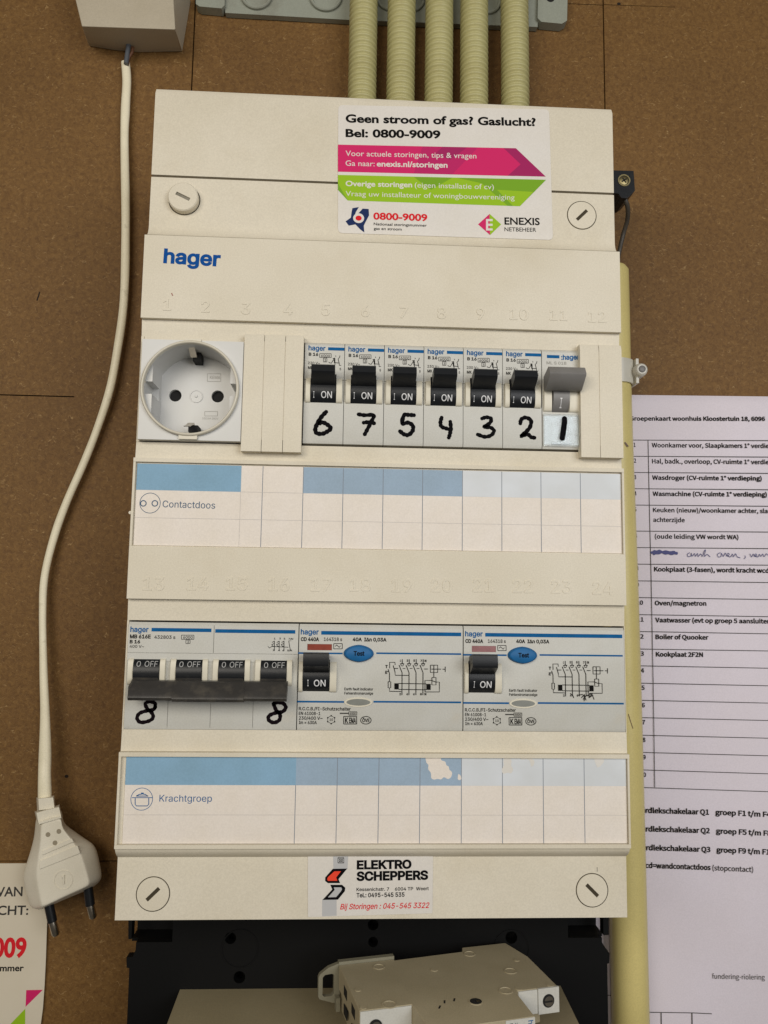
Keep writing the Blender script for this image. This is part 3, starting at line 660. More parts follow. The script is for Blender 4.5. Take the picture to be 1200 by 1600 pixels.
hand = [(0, z5, [[(212, 530), (182, 562), (155, 605), (140, 645), (150, 672), (188, 676), (222, 660), (243, 640), (222, 616), (190, 600), (170, 606)]], 6.8),
        (1, z5, [[(430, 546), (470, 552), (530, 552), (518, 590), (492, 640), (471, 680)], [(464, 602), (500, 598), (534, 606)]], 6.2),
        (2, z5, [[(800, 552), (765, 550), (735, 552), (722, 606), (762, 602), (792, 622), (792, 655), (765, 683), (735, 680), (708, 660)]], 6.6),
        (3, z5, [[(986, 568), (978, 600), (985, 628), (1015, 640), (1048, 650)], [(1044, 596), (1048, 640), (1042, 675), (1034, 702)]], 6.2),
        (4, z6, [[(133, 536), (160, 528), (190, 538), (180, 565), (146, 588), (185, 592), (207, 612), (190, 640), (150, 650), (106, 636)]], 6.0),
        (5, z6, [[(372, 566), (378, 542), (405, 530), (438, 548), (432, 590), (404, 622), (378, 646), (415, 634), (440, 652), (460, 656)]], 6.3)]
for i, f, Ls, wpx in hand:
    ik = Ink(FY, bks[i])
    for L in Ls: ik.stroke(f(L), wpx, 'marker', 'handwritten_number', True, 0.12)
    ik.build()

# ---- the grey-lever module marked 1
x0 = X6 + 6 * PIT + 0.1; x1 = x0 + PIT
sw = thing('auxiliary_switch', 'narrow module with big grey lever and handwritten one under a clear window', 'switch', (x0 + PIT / 2, FY, Z1b))
xa, xb = x0 + 4.6, x0 + 11.8
device_body(sw, x0, x1, Z1b, Z1t, [(xa - 0.3, xb + 0.15), ], 81.5, 97.5, seams=[(x0 + 0.9, x1 - 1.2, 66.9, 79.9)])
bm = bmesh.new(); lathe(bm, (xa, FY + 5.6, 88.9), [(8.2, 0), (8.2, xb - xa)], 'x', 40); finish('toggle_drum', bm, 'greylever', sw)
cheek(sw, x0 + 0.7, xa - 0.5, 81.6, 94.5, 1.6); cheek(sw, xb + 0.3, x1 - 1.0, 81.6, 94.5, 1.4)
bm = bmesh.new(); prism(bm, [(FY - 2.2, 90.5), (FY - 5.5, 90.3), (FY - 12.0, 95.1), (FY - 12.3, 96.0), (FY - 10.5, 98.9), (FY - 9.6, 99.3), (FY - 1.5, 97.0)], x0 + 0.4, x0 + 16.3, 'x')
finish('lever', bm, 'greylever', sw, 0.3)
curved_text(sw, 'I', x0 + 7.6, x0 + 8.5, 83.3, 4.2, 'white_print', FY + 5.6, 88.9, 8.2)
ik = Ink(FY, sw)
ik.rect(854.5, 554.6, 874, 559.4, 'device_blue', 'blue_bar'); ik.text(':hager', 877, 562.0, 905, 7.4, 'device_blue', 0.015, v1=561.5)
ik.text('ML S 01B', 854, 569, 885, 4.4, 'ink_faint', 0.01)
ik.build()
bm = bmesh.new(); box(bm, x0 + 0.95, x1 - 1.25, FY + 0.35, FY + 0.5, 66.95, 79.85); finish('label_card', bm, mat('card_reflection_tint', (226, 233, 236), 0.4, 0.1, 250), sw)  # card tinted pale blue to paint the blue-white reflection on the window
ik = Ink(FY - 1.0, sw); ik.stroke(z6([(648, 538), (648, 560), (642, 605), (634, 658)]), 8.6, 'marker', 'handwritten_number', True, 0.05); ik.build()
bm = bmesh.new(); box(bm, x0 + 0.5, x1 - 0.9, FY - 1.0, FY - 0.2, 66.2, 80.4); finish('clear_window', bm, 'clear', sw, 0.25)
bm = bmesh.new(); box(bm, x0 + 4, x0 + 12.5, FY - 1.5, FY - 1.05, 66.9, 68.0); finish('window_catch', bm, 'clear', sw, 0.1)

# ================================================================== four-pole breaker, lower row
Z2b, Z2t = -56.9, -12.95
q = thing('four_pole_breaker', 'wide four-pole breaker switched off, long dark tie bar and two handwritten 8s', 'breaker', (35, FY, Z2b))
zl, zh = -38.5, -28.3
bays = [(2.9 + i * 17.55, 13.6 + i * 17.55) for i in range(4)]
u2 = lambda L: [(180 + a / 4, 950 + b / 4) for a, b in L]
device_body(q, -0.3, 70.9, Z2b, Z2t, [(a - 0.1, b + 0.1) for a, b in bays], zl, zh,
            seams=[(35.25, 35.5, -25.5, -10)] + [(17.4 + i * 17.6, 17.6 + i * 17.6, -60, -44.5) for i in range(3)] + [(-1, 72, -25.75, -25.55)] + [(15.2 + 17.55 * i, 18.2 + 17.55 * i, zl, -29.0) for i in range(3)])
for a, b in bays:
    cheek(q, a - 2.3, a - 0.15, zl - 0.3, -28.0, 1.5); cheek(q, b + 0.15, b + 2.3, zl - 0.3, -28.0, 1.5)
    bm = bmesh.new(); lathe(bm, (a, FY + 5.2, -33.8), [(7.4, 0), (7.4, b - a)], 'x', 40); finish('toggle_drum', bm, 'black', q)
    curved_text(q, '0', a + 1.3, a + 3.0, -31.2, 2.1, 'white_dim', FY + 5.2, -33.8, 7.4); curved_text(q, 'OFF', a + 4.6, a + 9.9, -31.2, 2.2, 'white_dim', FY + 5.2, -33.8, 7.4)
    bm = bmesh.new(); prism(bm, [(FY - 1.8, -35.6), (FY - 8.5, -38.6), (FY - 8.5, -43.0), (FY - 1.5, -40.2)], a + 0.25, b - 0.25, 'x'); finish('lever', bm, 'tie', q, 0.25)
tp = [(FY - 5.0, -36.2), (FY - 7.6, -36.4), (FY - 12.4, -41.3), (FY - 12.8, -42.4), (FY - 11.8, -43.6), (FY - 9.6, -43.9), (FY - 5.6, -40.4)]
xl, xr = at(199.5, 1093, FY - 12)[0], at(447.5, 1096, FY - 12)[0]
bm = bmesh.new(); prism(bm, tp, xl, xr, 'x')
for v in bm.verts:
    if v.co.x < 5 and v.co.z > -38: v.co.x += 0.5
tb = finish('tie_bar', bm, 'tie', q, 0.3)
bm = bmesh.new(); prism(bm, [(a - 0.5, b - 0.35) for a, b in tp], at(269, 1090, FY - 12)[0], at(381, 1090, FY - 12)[0], 'x'); finish('tie_bar_sleeve', bm, 'tie', q, 0.3)
ik = Ink(FY, q)
ik.text('hager', 203.5, 987.2, 232, 8, 'device_blue', 0.01, part='lettering'); ik.rect(237, 981.0, 330.5, 986.6, 'device_blue', 'blue_bar'); ik.rect(336.5, 983.0, 461.5, 988.6, 'device_blue', 'blue_bar')
ik.text('MB 616E', 203, 997.2, 235.5, 5.6, 'ink', 0.02, v1=997.4); ik.text('432803 s', 241, 997.8, 274, 5, 'ink_soft', 0.005, v1=998.2)
ik.text('B 16', 202.6, 1005, 219, 5, 'ink', 0.02); ik.text('400 V~', 202.4, 1012, 225, 4.3, 'ink_soft')
ik.frame(283.5, 992.4, 303, 999, 0.9, 'ink_soft', 'rating_box'); ik.text('6000', 286, 997.8, 301, 4.2, 'ink_soft'); ik.frame(290.5, 1000, 297, 1005.6, 0.8, 'ink_soft', 'rating_box'); ik.text('3', 292.6, 1004.8, 295, 3.6, 'ink_soft')
for k in range(3):
    o = 30 * k
    for L in ([(995 + o, 205), (995 + o, 268)], [(980 + o, 215), (995 + o, 208)], [(978 + o, 228), (995 + o, 222)], [(978 + o, 228), (986 + o, 240), (995 + o, 238)]): ik.stroke(u2(L), 1.0, 'ink', 'wiring_symbol')
for L in ([(955, 240), (965, 250), (978, 240), (1082, 245)], [(1085, 205), (1105, 205), (1085, 205), (1090, 240), (1096, 268)]): ik.stroke(u2(L), 0.9, 'ink', 'wiring_symbol')
for s_, a, b, y_ in (('1', 992, 1002, 196), ('3', 1025, 1035, 196), ('5', 1053, 1063, 197), ('7/N', 1083, 1112, 198), ('2', 985, 995, 268), ('4', 1018, 1030, 269), ('6', 1045, 1056, 270), ('8/N', 1075, 1105, 270)):
    (ua, va), (ub, _) = u2([(a, y_), (b, y_)]); ik.text(s_, ua, va, ub, 2.6, 'ink')
ik.build()
ik = Ink(FY, q)
ik.stroke(u2([(250, 622), (246, 592), (208, 586), (188, 602), (205, 634), (232, 660), (235, 688), (205, 708), (158, 714), (137, 690), (150, 660), (190, 644), (240, 634), (250, 612)]), 5.8, 'marker_red', 'handwritten_number', True, 0.1)
ik.stroke(u2([(990, 600), (1005, 636), (1030, 668), (1024, 702), (990, 716), (960, 700), (962, 674), (1000, 656), (1045, 648), (1066, 622), (1050, 596), (1010, 590), (990, 598)]), 6.0, 'marker_red', 'handwritten_number#b', True, 0.1)
ik.build()

# ================================================================== two residual-current devices
XR = 71.05; RW = 70.0
def rcd():
    t = thing('residual_current_switch', 'wide residual-current switch with blue Test button, left of the pair', 'RCD', (XR + 35, FY, Z2b), group='residual-current switches')
    xa, xb = XR + 2.2, XR + 13.2; zl, zh = -40.9, -27.6
    device_body(t, XR, XR + RW - 0.15, Z2b, Z2t, [(xa - 0.1, xb + 0.1)], zl, zh, seams=[(XR + 3.6, XR + 14.0, -23.85, -21.25)])
    cheek(t, XR + 0.5, xa - 0.2, zl - 0.3, -28.6, 1.8); cheek(t, xb + 0.2, XR + 16.2, zl - 0.3, -28.6, 1.8)
    bm = bmesh.new(); lathe(bm, (xa, FY + 5.2, -35.0), [(7.6, 0), (7.6, xb - xa)], 'x', 40); finish('toggle_drum', bm, 'black', t)
    bm = bmesh.new(); prism(bm, [(FY - 1.8, -33.0), (FY - 4.6, -31.9), (FY - 9.4, -29.6), (FY - 9.8, -28.6), (FY - 9.0, -24.7), (FY - 8.0, -24.2), (FY - 1.0, -25.6), (FY + 2, -28.0)], xa + 0.2, xb - 0.2, 'x'); finish('toggle', bm, 'black', t, 0.35)
    curved_text(t, 'I', XR + 4.1, XR + 4.6, -38.6, 2.7, 'white_print', FY + 5.2, -35.0, 7.6); curved_text(t, 'ON', XR + 6.8, XR + 11.7, -38.6, 2.7, 'white_print', FY + 5.2, -35.0, 7.6, 0.008)
    bx, bz_ = at(560.5, 1021.5, FY - 1.5)
    bm = bmesh.new(); n = 40; rings = []
    for f, y in ((1.08, FY + 0.0), (1.0, FY - 1.0), (0.95, FY - 1.6), (0.85, FY - 1.9), (0.02, FY - 2.1)):
        rings.append([bm.verts.new((bx + 5.95 * f * math.cos(2 * math.pi * k / n) , y, bz_ + 3.4 * f * math.sin(2 * math.pi * k / n) * (1 - 0.10 * abs(math.cos(2 * math.pi * k / n))))) for k in range(n)])
    for A, B in zip(rings, rings[1:]):
        for k in range(n): bm.faces.new((A[k], A[(k + 1) % n], B[(k + 1) % n], B[k]))
    tb_ = finish('test_button', bm, 'test', t)
    ik = Ink(FY - 2.15, t); ik.text('Test', 552.5, 1024.2, 569.5, 6.6, 'ink', 0.01); ik.build(tb_)
    gx, gz = at(560, 1097, FY)
    for nm, rx_, rz_, y, m_ in (('indicator_rim', 5.9, 2.0, FY - 0.35, 'device_cream'), ('indicator_window', 5.0, 1.35, FY - 0.5, 'grey_window')):
        bm = bmesh.new(); A = [bm.verts.new((gx + rx_ * math.cos(2 * math.pi * k / n), y, gz + rz_ * math.sin(2 * math.pi * k / n))) for k in range(n)]; B = [bm.verts.new((v.co.x, FY + 0.3, v.co.z)) for v in A]
        bm.faces.new(A)
        for k in range(n): bm.faces.new((A[k], A[(k + 1) % n], B[(k + 1) % n], B[k]))
        finish(nm, bm, m_, t)
    return t
r1 = rcd()
ik = Ink(FY, r1)
k2 = lambda a, b: (440 + a / 4, 950 + b / 4)
ik.text('hager', 469.8, 991.0, 498, 7.8, 'device_blue', 0.01)
ik.rect(502, 985.8, 720.5, 991.6, 'device_blue', 'blue_bar'); ik.rect(466, 1019, 535.5, 1021.6, 'device_blue', 'blue_bar'); ik.rect(588, 1019.3, 720.5, 1021.9, 'device_blue', 'blue_bar')
ik.rect(464.5, 1094.8, 537.5, 1097.6, 'device_blue', 'blue_bar'); ik.rect(583.5, 1095.0, 720.5, 1097.8, 'device_blue', 'blue_bar')
ik.text('CD 440A', 470, 1001.3, 498.5, 5.4, 'ink', 0.02); ik.text('164318 s', 506, 1001.3, 534.5, 5.2, 'ink_soft', 0.005); ik.text('40A  I\u0394n 0,03A', 551, 1001.6, 604, 5.2, 'ink', 0.02)
ik.frame(521.5, 1005.6, 534.8, 1013.8, 1.0, 'ink', 'wave_symbol'); ik.stroke([(524, 1010), (526, 1007.6), (528, 1009.5), (530, 1011.6), (532, 1009)], 1.1, 'ink', 'wave_symbol')
ik.text('Earth fault indicator', 538, 1078.4, 583, 3.9, 'ink', 0.004); ik.text('Fehlerstromanzeige', 538, 1085.0, 583, 3.9, 'ink', 0.004)
ik.text('R.C.C.B./FI-Schutzschalter', 466.8, 1109.6, 548, 4.9, 'ink', 0.004); ik.text('EN 61008-1', 466.8, 1117, 500.5, 4.8, 'ink', 0.004)
ik.text('230/400 V~', 466.8, 1124.3, 504, 4.8, 'ink', 0.004); ik.text('Im = 630A', 466.8, 1131.2, 495, 4.8, 'ink', 0.004)
hexp = [(517.5 + 6.2 * math.sin(math.radians(60 * k)), 1124.5 - 6.2 * math.cos(math.radians(60 * k))) for k in range(7)]; ik.stroke(hexp, 0.8, 'ink_soft', 'test_mark')
for a, b in hexp[:6]: ik.ell(a, b, 1.2, 1.2, 'ink', 'test_mark', 8)
ik.text('10', 514.8, 1126.2, 520.4, 3.6, 'ink_soft')
ik.frame(537, 1119.3, 557.3, 1131.2, 1.1, 'ink', 'test_mark'); ik.text('K', 539, 1129.6, 544, 8, 'ink', 0.01); ik.text('EMA', 545.5, 1129.6, 556, 8, 'ink', 0.01)
ik.ring(571.7, 1125.3, 8.2, 5.8, 1.1, 'ink', 'test_mark'); ik.text('\u00d6VE', 566, 1128, 577.5, 5, 'ink', 0.01)
ik.frame(545, 1112, 557.5, 1117.3, 0.9, 'ink_soft', 'test_mark'); ik.text('6000', 546.5, 1116.4, 556, 3.4, 'ink_soft'); ik.stroke([(531, 1114.5), (545, 1114.5)], 1.8, 'ink_soft', 'test_mark')
# circuit diagram
dg_ = lambda L: [(590 + a / 10, 1020 + b / 10) for a, b in L]
for k in range(4):
    o = 109 * k
    for L in ([(335 + o, 190), (382 + o, 310), (380 + o, 660)], [(385 + o, 100), (385 + o, 160)], [(352 + o, 172), (385 + o, 166), (415 + o, 172)]): ik.stroke(dg_(L), 1.25, 'ink', 'circuit_diagram')
    (a, b), = dg_([(383 + o, 186)]); ik.ring(a, b, 1.9, 1.9, 0.9, 'ink', 'circuit_diagram', 12)
    if k < 3: ik.stroke(dg_([(392 + o, 243), (435 + o, 244)]), 0.9, 'ink', 'circuit_diagram')
for L in ([(188, 240), (188, 148), (270, 148), (275, 190)], [(243, 195), (272, 300), (275, 350), (490, 352)], [(260, 243), (320, 243)], [(725, 252), (785, 252)], [(840, 254), (990, 254)], [(1015, 255), (1055, 255)], [(1056, 215), (1056, 298)], [(165, 255), (185, 320), (185, 445)], [(150, 290), (172, 290)],
          [(185, 545), (185, 600), (370, 604)], [(330, 478), (760, 484)], [(330, 570), (760, 576)], [(878, 195), (878, 305)], [(878, 305), (878, 385)], [(740, 610), (740, 430), (840, 430), (905, 455), (965, 457), (965, 610), (735, 610)]): ik.stroke(dg_(L), 1.1, 'ink', 'circuit_diagram')
for L in ([(165, 450), (205, 450), (205, 545), (165, 545), (165, 450)], [(825, 192), (938, 192), (938, 306), (825, 306), (825, 192)], [(848, 385), (912, 385), (912, 500), (848, 500), (848, 385)]): ik.stroke(dg_(L), 1.1, 'ink', 'circuit_diagram')
ik.poly(dg_([(262, 475), (330, 475), (330, 570), (262, 570)]), 'ink', 'circuit_diagram'); ik.poly(dg_([(760, 485), (828, 485), (828, 578), (760, 578)]), 'ink', 'circuit_diagram')
for s_, a, b, y_ in (('T', 120, 158, 235), ('E', 120, 150, 325), ('1', 350, 362, 138), ('3', 455, 475, 138), ('5', 560, 582, 138), ('7', 672, 692, 140), ('N', 735, 762, 140), ('2', 342, 362, 660), ('4', 450, 472, 660), ('6', 557, 578, 660), ('8', 665, 688, 660), ('N', 732, 760, 660)):
    (ua, va), (ub, _) = dg_([(a, y_), (b, y_)]); ik.text(s_, ua, va, ub, 4.2 if s_ in 'TE' else 3.2, 'ink', 0.02)
ik.build()
r2 = copy_thing(r1, 70.05); r2['label'] = 'wide residual-current switch at the right end, faded red window and smudged diagram'
for rr, mm in ((r1, 'red_window'), (r2, 'pink_window')):
    dx_ = 0 if rr is r1 else 70.05
    bpy.context.view_layer.update()
    bm = bmesh.new(); box(bm, XR + dx_ + 3.65, XR + dx_ + 13.95, FY + 0.2, FY + 0.55, -23.8, -21.3); finish('contact_window', bm, mm, rr)
ik = Ink(FY, r2)
zs = lambda L: [(700 + a / 4, 950 + b / 4) for a, b in L]
for L in ([(835, 560), (850, 545), (862, 575)], [(765, 535), (780, 548), (785, 560)], [(850, 555), (900, 535), (880, 560), (905, 545)], [(845, 570), (858, 552), (850, 580)], [(900, 540), (912, 570)], [(815, 545), (840, 540)]): ik.stroke(zs(L), 1.6, 'ink_soft', 'pen_smudge', True)
ik.build()

# ================================================================== stickers
st = thing('emergency_sticker', 'white sticker with magenta and green arrows across the top of the fuse box', 'sticker', (132, 6, 195))
cs = [at(528.5, 164, 5.7), at(858, 171, 5.7), at(864, 375, 5.7), at(528, 364, 5.7)]
def sticker_body(t, cs, y, rad, curl=0.0, nx=14, nz=10):
    """sheet with rounded corners, real thickness"""
    pts = []; n = 4
    for i in range(4):
        p = np.array(cs[i]); a = np.array(cs[i - 1]) - p; b = np.array(cs[(i + 1) % 4]) - p; a /= np.linalg.norm(a); b /= np.linalg.norm(b)
        for k in range(n + 1):
            q_ = k / n; pts.append(tuple(p + a * rad * (1 - q_) ** 2 + b * rad * q_ ** 2))
    bm = bmesh.new(); prism(bm, pts, y, y + 0.13, 'y'); return finish('sheet', bm, 'sticker', t)
sticker_body(st, cs, 5.7, 2.2); FONT[0] = 'round'
ik = Ink(5.7, st); z3 = lambda L: [(500 + a / 3, 140 + b / 3) for a, b in L]
def T3(s_, a, b, y_, y1, cap, m_, bold=0.0, shear=0.0): ik.text(s_, 500 + a / 3, 140 + y_ / 3, 500 + b / 3, cap / 3, m_, bold, 140 + y1 / 3, shear)
ik.poly(z3([(84, 258), (918, 275), (1058, 408), (84, 385)]), 'magenta', 'magenta_arrow'); ik.poly(z3([(84, 400), (1060, 423), (937, 547), (130, 520), (84, 470)]), 'green', 'green_arrow')
for L, m_ in (([(480, 267), (740, 272), (620, 398), (440, 393)], 'magenta_l'), ([(575, 268), (690, 271), (610, 330), (540, 300)], 'magenta_d'), ([(760, 273), (905, 405), (620, 398)], 'magenta'), ([(918, 275), (1058, 408), (880, 404), (940, 350), (860, 274)], 'magenta_d')): ik.poly(z3(L), m_, 'magenta_facet#%d' % L[0][0])
for L, m_ in (([(440, 410), (620, 413), (520, 470)], 'green_d'), ([(640, 413), (1060, 423), (937, 547), (880, 545), (760, 440)], 'green_d'), ([(84, 440), (130, 520), (84, 470)], 'green_d'), ([(830, 470), (1000, 480), (937, 547), (905, 546)], 'green')): ik.poly(z3(L), m_, 'green_facet#%d' % L[0][0])
T3('Geen stroom of gas? Gaslucht?', 120, 1012, 153, 170, 38, 'ink', 0.034); T3('Bel: 0800-9009', 120, 565, 221, 228, 37, 'ink', 0.034)
T3('Voor actuele storingen, tips & vragen', 120, 733, 311, 323, 26, 'sticker', 0.004); T3('Ga naar:', 120, 256, 357, 360, 26, 'sticker', 0.004); T3('enexis.nl/storingen', 266, 598, 360, 366, 26, 'sticker', 0.025)
T3('Overige storingen', 120, 432, 452, 458, 25, 'sticker', 0.025); T3('(eigen installatie of cv)', 444, 815, 459, 468, 25, 'sticker', 0.0)
T3('Vraag uw installateur of woningbouwvereniging', 120, 912, 499, 517, 25, 'sticker', 0.0)
ik.poly(z3([(152, 556), (182, 551), (168, 574), (160, 600), (185, 575), (200, 558), (228, 560), (230, 590), (215, 618), (205, 638), (208, 670), (188, 655), (166, 632), (135, 638), (120, 618), (145, 600), (148, 575)]), 'navy', 'country_symbol')
(a, b), = z3([(181, 603)]); ik.ell(a, b, 8.6, 8.0, 'sticker', 'country_symbol'); ik.ell(a, b, 4.9, 4.2, 'red', 'country_symbol')
T3('0800-9009', 250, 503, 608, 616, 32, 'red', 0.03); T3('Nationaal storingsnummer', 252, 500, 636, 643, 13, 'ink', 0.01); T3('gas en stroom', 252, 383, 657, 661, 13, 'ink', 0.01)
ik.poly(z3([(795, 583), (797, 682), (741, 632)]), 'magenta', 'diamond_emblem'); ik.poly(z3([(795, 583), (849, 632), (797, 682)]), 'green', 'diamond_emblem')
for y_ in (612, 634, 656): ik.poly(z3([(778, y_ - 5), (809, y_ - 5), (809, y_ + 5), (778, y_ + 5)]), 'sticker', 'diamond_emblem')
ik.poly(z3([(778, 612), (788, 612), (788, 656), (778, 656)]), 'sticker', 'diamond_emblem')
T3('ENEXIS', 865, 1030, 632, 635, 33, 'ink', 0.02); T3('NETBEHEER', 865, 1013, 664, 667, 19, 'ink', 0.0)
ik.build()

FONT[0] = 'sans'
st2 = thing('installer_sticker', 'small white installer sticker with red and black emblem at the foot of the fuse box', 'sticker', (103, 6, -121))
cs = [at(481, 1338, 5.7), at(676.6, 1335, 5.7), at(675.8, 1427, 5.7), at(481, 1433, 5.7)]
sticker_body(st2, cs, 5.7, 0.3)
ik = Ink(5.7, st2); zb = lambda L: [(460 + a / 5, 1320 + b / 5) for a, b in L]
def TB(s_, a, b, y_, y1, cap, m_, bold=0.0, shear=0.0): ik.text(s_, 460 + a / 5, 1320 + y_ / 5, 460 + b / 5, cap / 5, m_, bold, 1320 + y1 / 5, shear)
ik.poly(zb([(303, 87), (420, 85), (415, 190), (305, 190)]), 'sticker_grey', 'grey_band'); ik.poly(zb([(218, 425), (329, 425), (330, 553), (216, 558)]), 'sticker_grey', 'grey_band')
ik.frame(460 + 340 / 5, 1320 + 100 / 5, 460 + 386 / 5, 1320 + 142 / 5, 0.9, 'ink_soft', 'small_stamp'); ik.stroke(zb([(345, 103), (382, 140)]), 0.8, 'ink_soft', 'small_stamp'); ik.stroke(zb([(382, 103), (345, 140)]), 0.8, 'ink_soft', 'small_stamp')
ik.ring(460 + 363 / 5, 1320 + 121 / 5, 2.6, 2.6, 0.9, 'ink_soft', 'small_stamp', 14)
ik.poly(zb([(300, 187), (413, 185), (345, 268), (357, 299), (262, 299), (240, 282), (241, 254)]), 'marker', 'emblem'); ik.poly(zb([(312, 207), (364, 206), (326, 255), (336, 281), (262, 281), (256, 268), (262, 252)]), 'orange', 'emblem')
ik.poly(zb([(280, 312), (372, 312), (398, 335), (394, 362), (340, 428), (220, 430), (296, 348)]), 'marker', 'emblem'); ik.poly(zb([(308, 332), (366, 332), (372, 346), (364, 362), (326, 408), (262, 410), (315, 352)]), 'sticker_grey', 'emblem')
TB('ELEKTRO', 487, 915, 188, 182, 60, 'marker', 0.04); TB('SCHEPPERS', 485, 1045, 278, 268, 62, 'marker', 0.04)
TB('Kessenichstr. 7', 485, 740, 361, 358, 24, 'ink', 0.0); TB('6004 TP', 785, 928, 357, 355, 24, 'ink', 0.0); TB('Weert', 950, 1050, 355, 353, 24, 'ink', 0.0)
TB('Tel.: 0495-545 535', 485, 860, 410, 404, 31, 'marker', 0.02); TB('Bij Storingen : 045-545 3322', 357, 1055, 504, 492, 40, 'red', 0.012, 0.25)
ik.build()

# ================================================================== things on the wall, top
# grey strip of the meter cupboard with round knock-outs
ra = thing('base_plate', 'grey-green plastic base edge behind the conduits at the top', 'mounting plate', (105, 95, 330))
YR = 91
def atp(L, y): return [at(u, v, y) for u, v in L]
bm = bmesh.new(); prism(bm, atp([(352, 20), (545, 31), (840, 42), (843, -60), (352, -70)], YR), YR, WALL - 0.3, 'y'); finish('plate', bm, 'rail', ra, 0.6)
bm = bmesh.new(); prism(bm, atp([(306, -60), (306, 6), (312, 10), (346, 13), (351, 8), (351, -60)], YR - 2.5), YR - 2.5, WALL - 0.3, 'y'); finish('end_lug', bm, 'rail', ra, 0.8)
bm = bmesh.new(); prism(bm, atp([(842, -60), (840, 28), (846, 34), (878, 37), (886, 32), (888, -60)], YR - 2.5), YR - 2.5, WALL - 0.3, 'y'); finish('end_lug', bm, 'rail', ra, 0.8)
for u, v, r in ((401, -6, 9.2), (509, -4, 9.6), (610, -2, 8.6), (641, 0, 8.6), (760, 3, 8.6)):
    x, z = at(u, v, YR); bm = bmesh.new(); lathe(bm, (x, YR, z), [(r, 0.5), (r, -1.6), (r - 0.5, -2.1), (r - 1.2, -2.1), (r - 1.7, -1.4), (r - 1.9, -0.1), (0.01, -0.1)], 'y', 40, False); finish('knockout_rim', bm, 'rail', ra)
x, z = at(860, -3, YR - 2.5); bm = bmesh.new(); lathe(bm, (x, YR - 2.55, z), [(2.6, 0), (2.6, 0.5)], 'y', 20); finish('screw_hole', bm, 'hole', ra)
# five corrugated conduits
def conduit(u, n, lab, bend):
    yc = 78; x, z = at(u, 60, yc)
    t = thing('conduit', lab, 'conduit', (x, yc, 224), group='corrugated conduits entering the fuse box')
    bm = bmesh.new(); seg = 28; pitch = 3.28; rings = []; z0 = 224; zz_ = z0; i = 0; r_ = random.Random(n)
    ph = r_.random() * pitch
    while zz_ < 372:
        for dz, r in ((0, 6.85), (0.55, 6.9), (1.0, 7.7), (1.5, 8.05), (2.1, 8.05), (2.65, 7.7)):
            q_ = zz_ + dz + ph * 0.3; xx = x + bend * math.sin((q_ - 224) / 50.0); yy = yc + 0.4 * math.sin(q_ / 21 + n)
            rings.append([bm.verts.new((xx + r * math.cos(2 * math.pi * k / seg), yy + r * math.sin(2 * math.pi * k / seg), q_)) for k in range(seg)])
        zz_ += pitch; i += 1
    for A, B in zip(rings, rings[1:]):
        for k in range(seg): bm.faces.new((A[k], A[(k + 1) % seg], B[(k + 1) % seg], B[k]))
    bm.faces.new(rings[0]); bm.faces.new(rings[-1][::-1])
    finish('corrugated_tube', bm, 'conduit', t, smooth=80)
for n, (u, lab, bend) in enumerate(((566.5, 'pale yellow corrugated conduit, leftmost of the five', 0.3), (627.5, 'pale yellow corrugated conduit, second from the left', -0.25), (685.5, 'pale yellow corrugated conduit, middle one of the five', 0.2), (741.5, 'pale yellow corrugated conduit, second from the right', -0.3), (803.5, 'pale yellow corrugated conduit, rightmost of the five', 0.35))): conduit(u, n, lab, bend)

# grey box with flex at the top left
gb = thing('transformer_box', 'beige-grey plastic box at top left with the white cord leaving it', 'junction box', (-25, 95, 330))
bm = bmesh.new()
yf, yc_, yb = 71, 86, 94.7
F = [(106, -50), (268, -50), (275, 46), (128, 41)]; Cc = [(138, 68), (160, 73), (200, 76.5), (283, 75)]
def V(u, v, y): x, z = at(u, v, y); return bm.verts.new((x, y, z))
a_, b_, c_, d_ = V(106, -50, yf), V(268, -50, yf), V(274, 46, yf), V(128, 41, yf)
g1, g2, g3, g4 = V(137, 67, yc_ + 6), V(175, 73.5, yc_ + 6), V(215, 77, yc_ + 6), V(282, 75.5, yc_ + 6)
def W(vt, y): return bm.verts.new((vt.co.x, y, vt.co.z))
ab, bb_, h1, h2, h3, h4 = W(a_, yb), W(b_, yb), W(g1, yb), W(g2, yb), W(g3, yb), W(g4, yb)
bb_.co.x += 6; h4.co.x += 0.5
bm.faces.new((a_, d_, c_, b_)); bm.faces.new((d_, g1, g2, g3, g4, c_)); bm.faces.new((a_, ab, h1, g1, d_)); bm.faces.new((b_, c_, g4, h4, bb_)); bm.faces.new((g1, h1, h2, g2)); bm.faces.new((g2, h2, h3, g3)); bm.faces.new((g3, h3, h4, g4)); bm.faces.new((a_, b_, bb_, ab)); bm.faces.new((ab, bb_, h4, h3, h2, h1))
bmesh.ops.triangulate(bm, faces=[f for f in bm.faces if len(f.verts) > 4]); bmesh.ops.dissolve_limit(bm, angle_limit=0.02, verts=bm.verts, edges=bm.edges)
finish('box_cover', bm, 'greybox', gb, 0.7, 3)

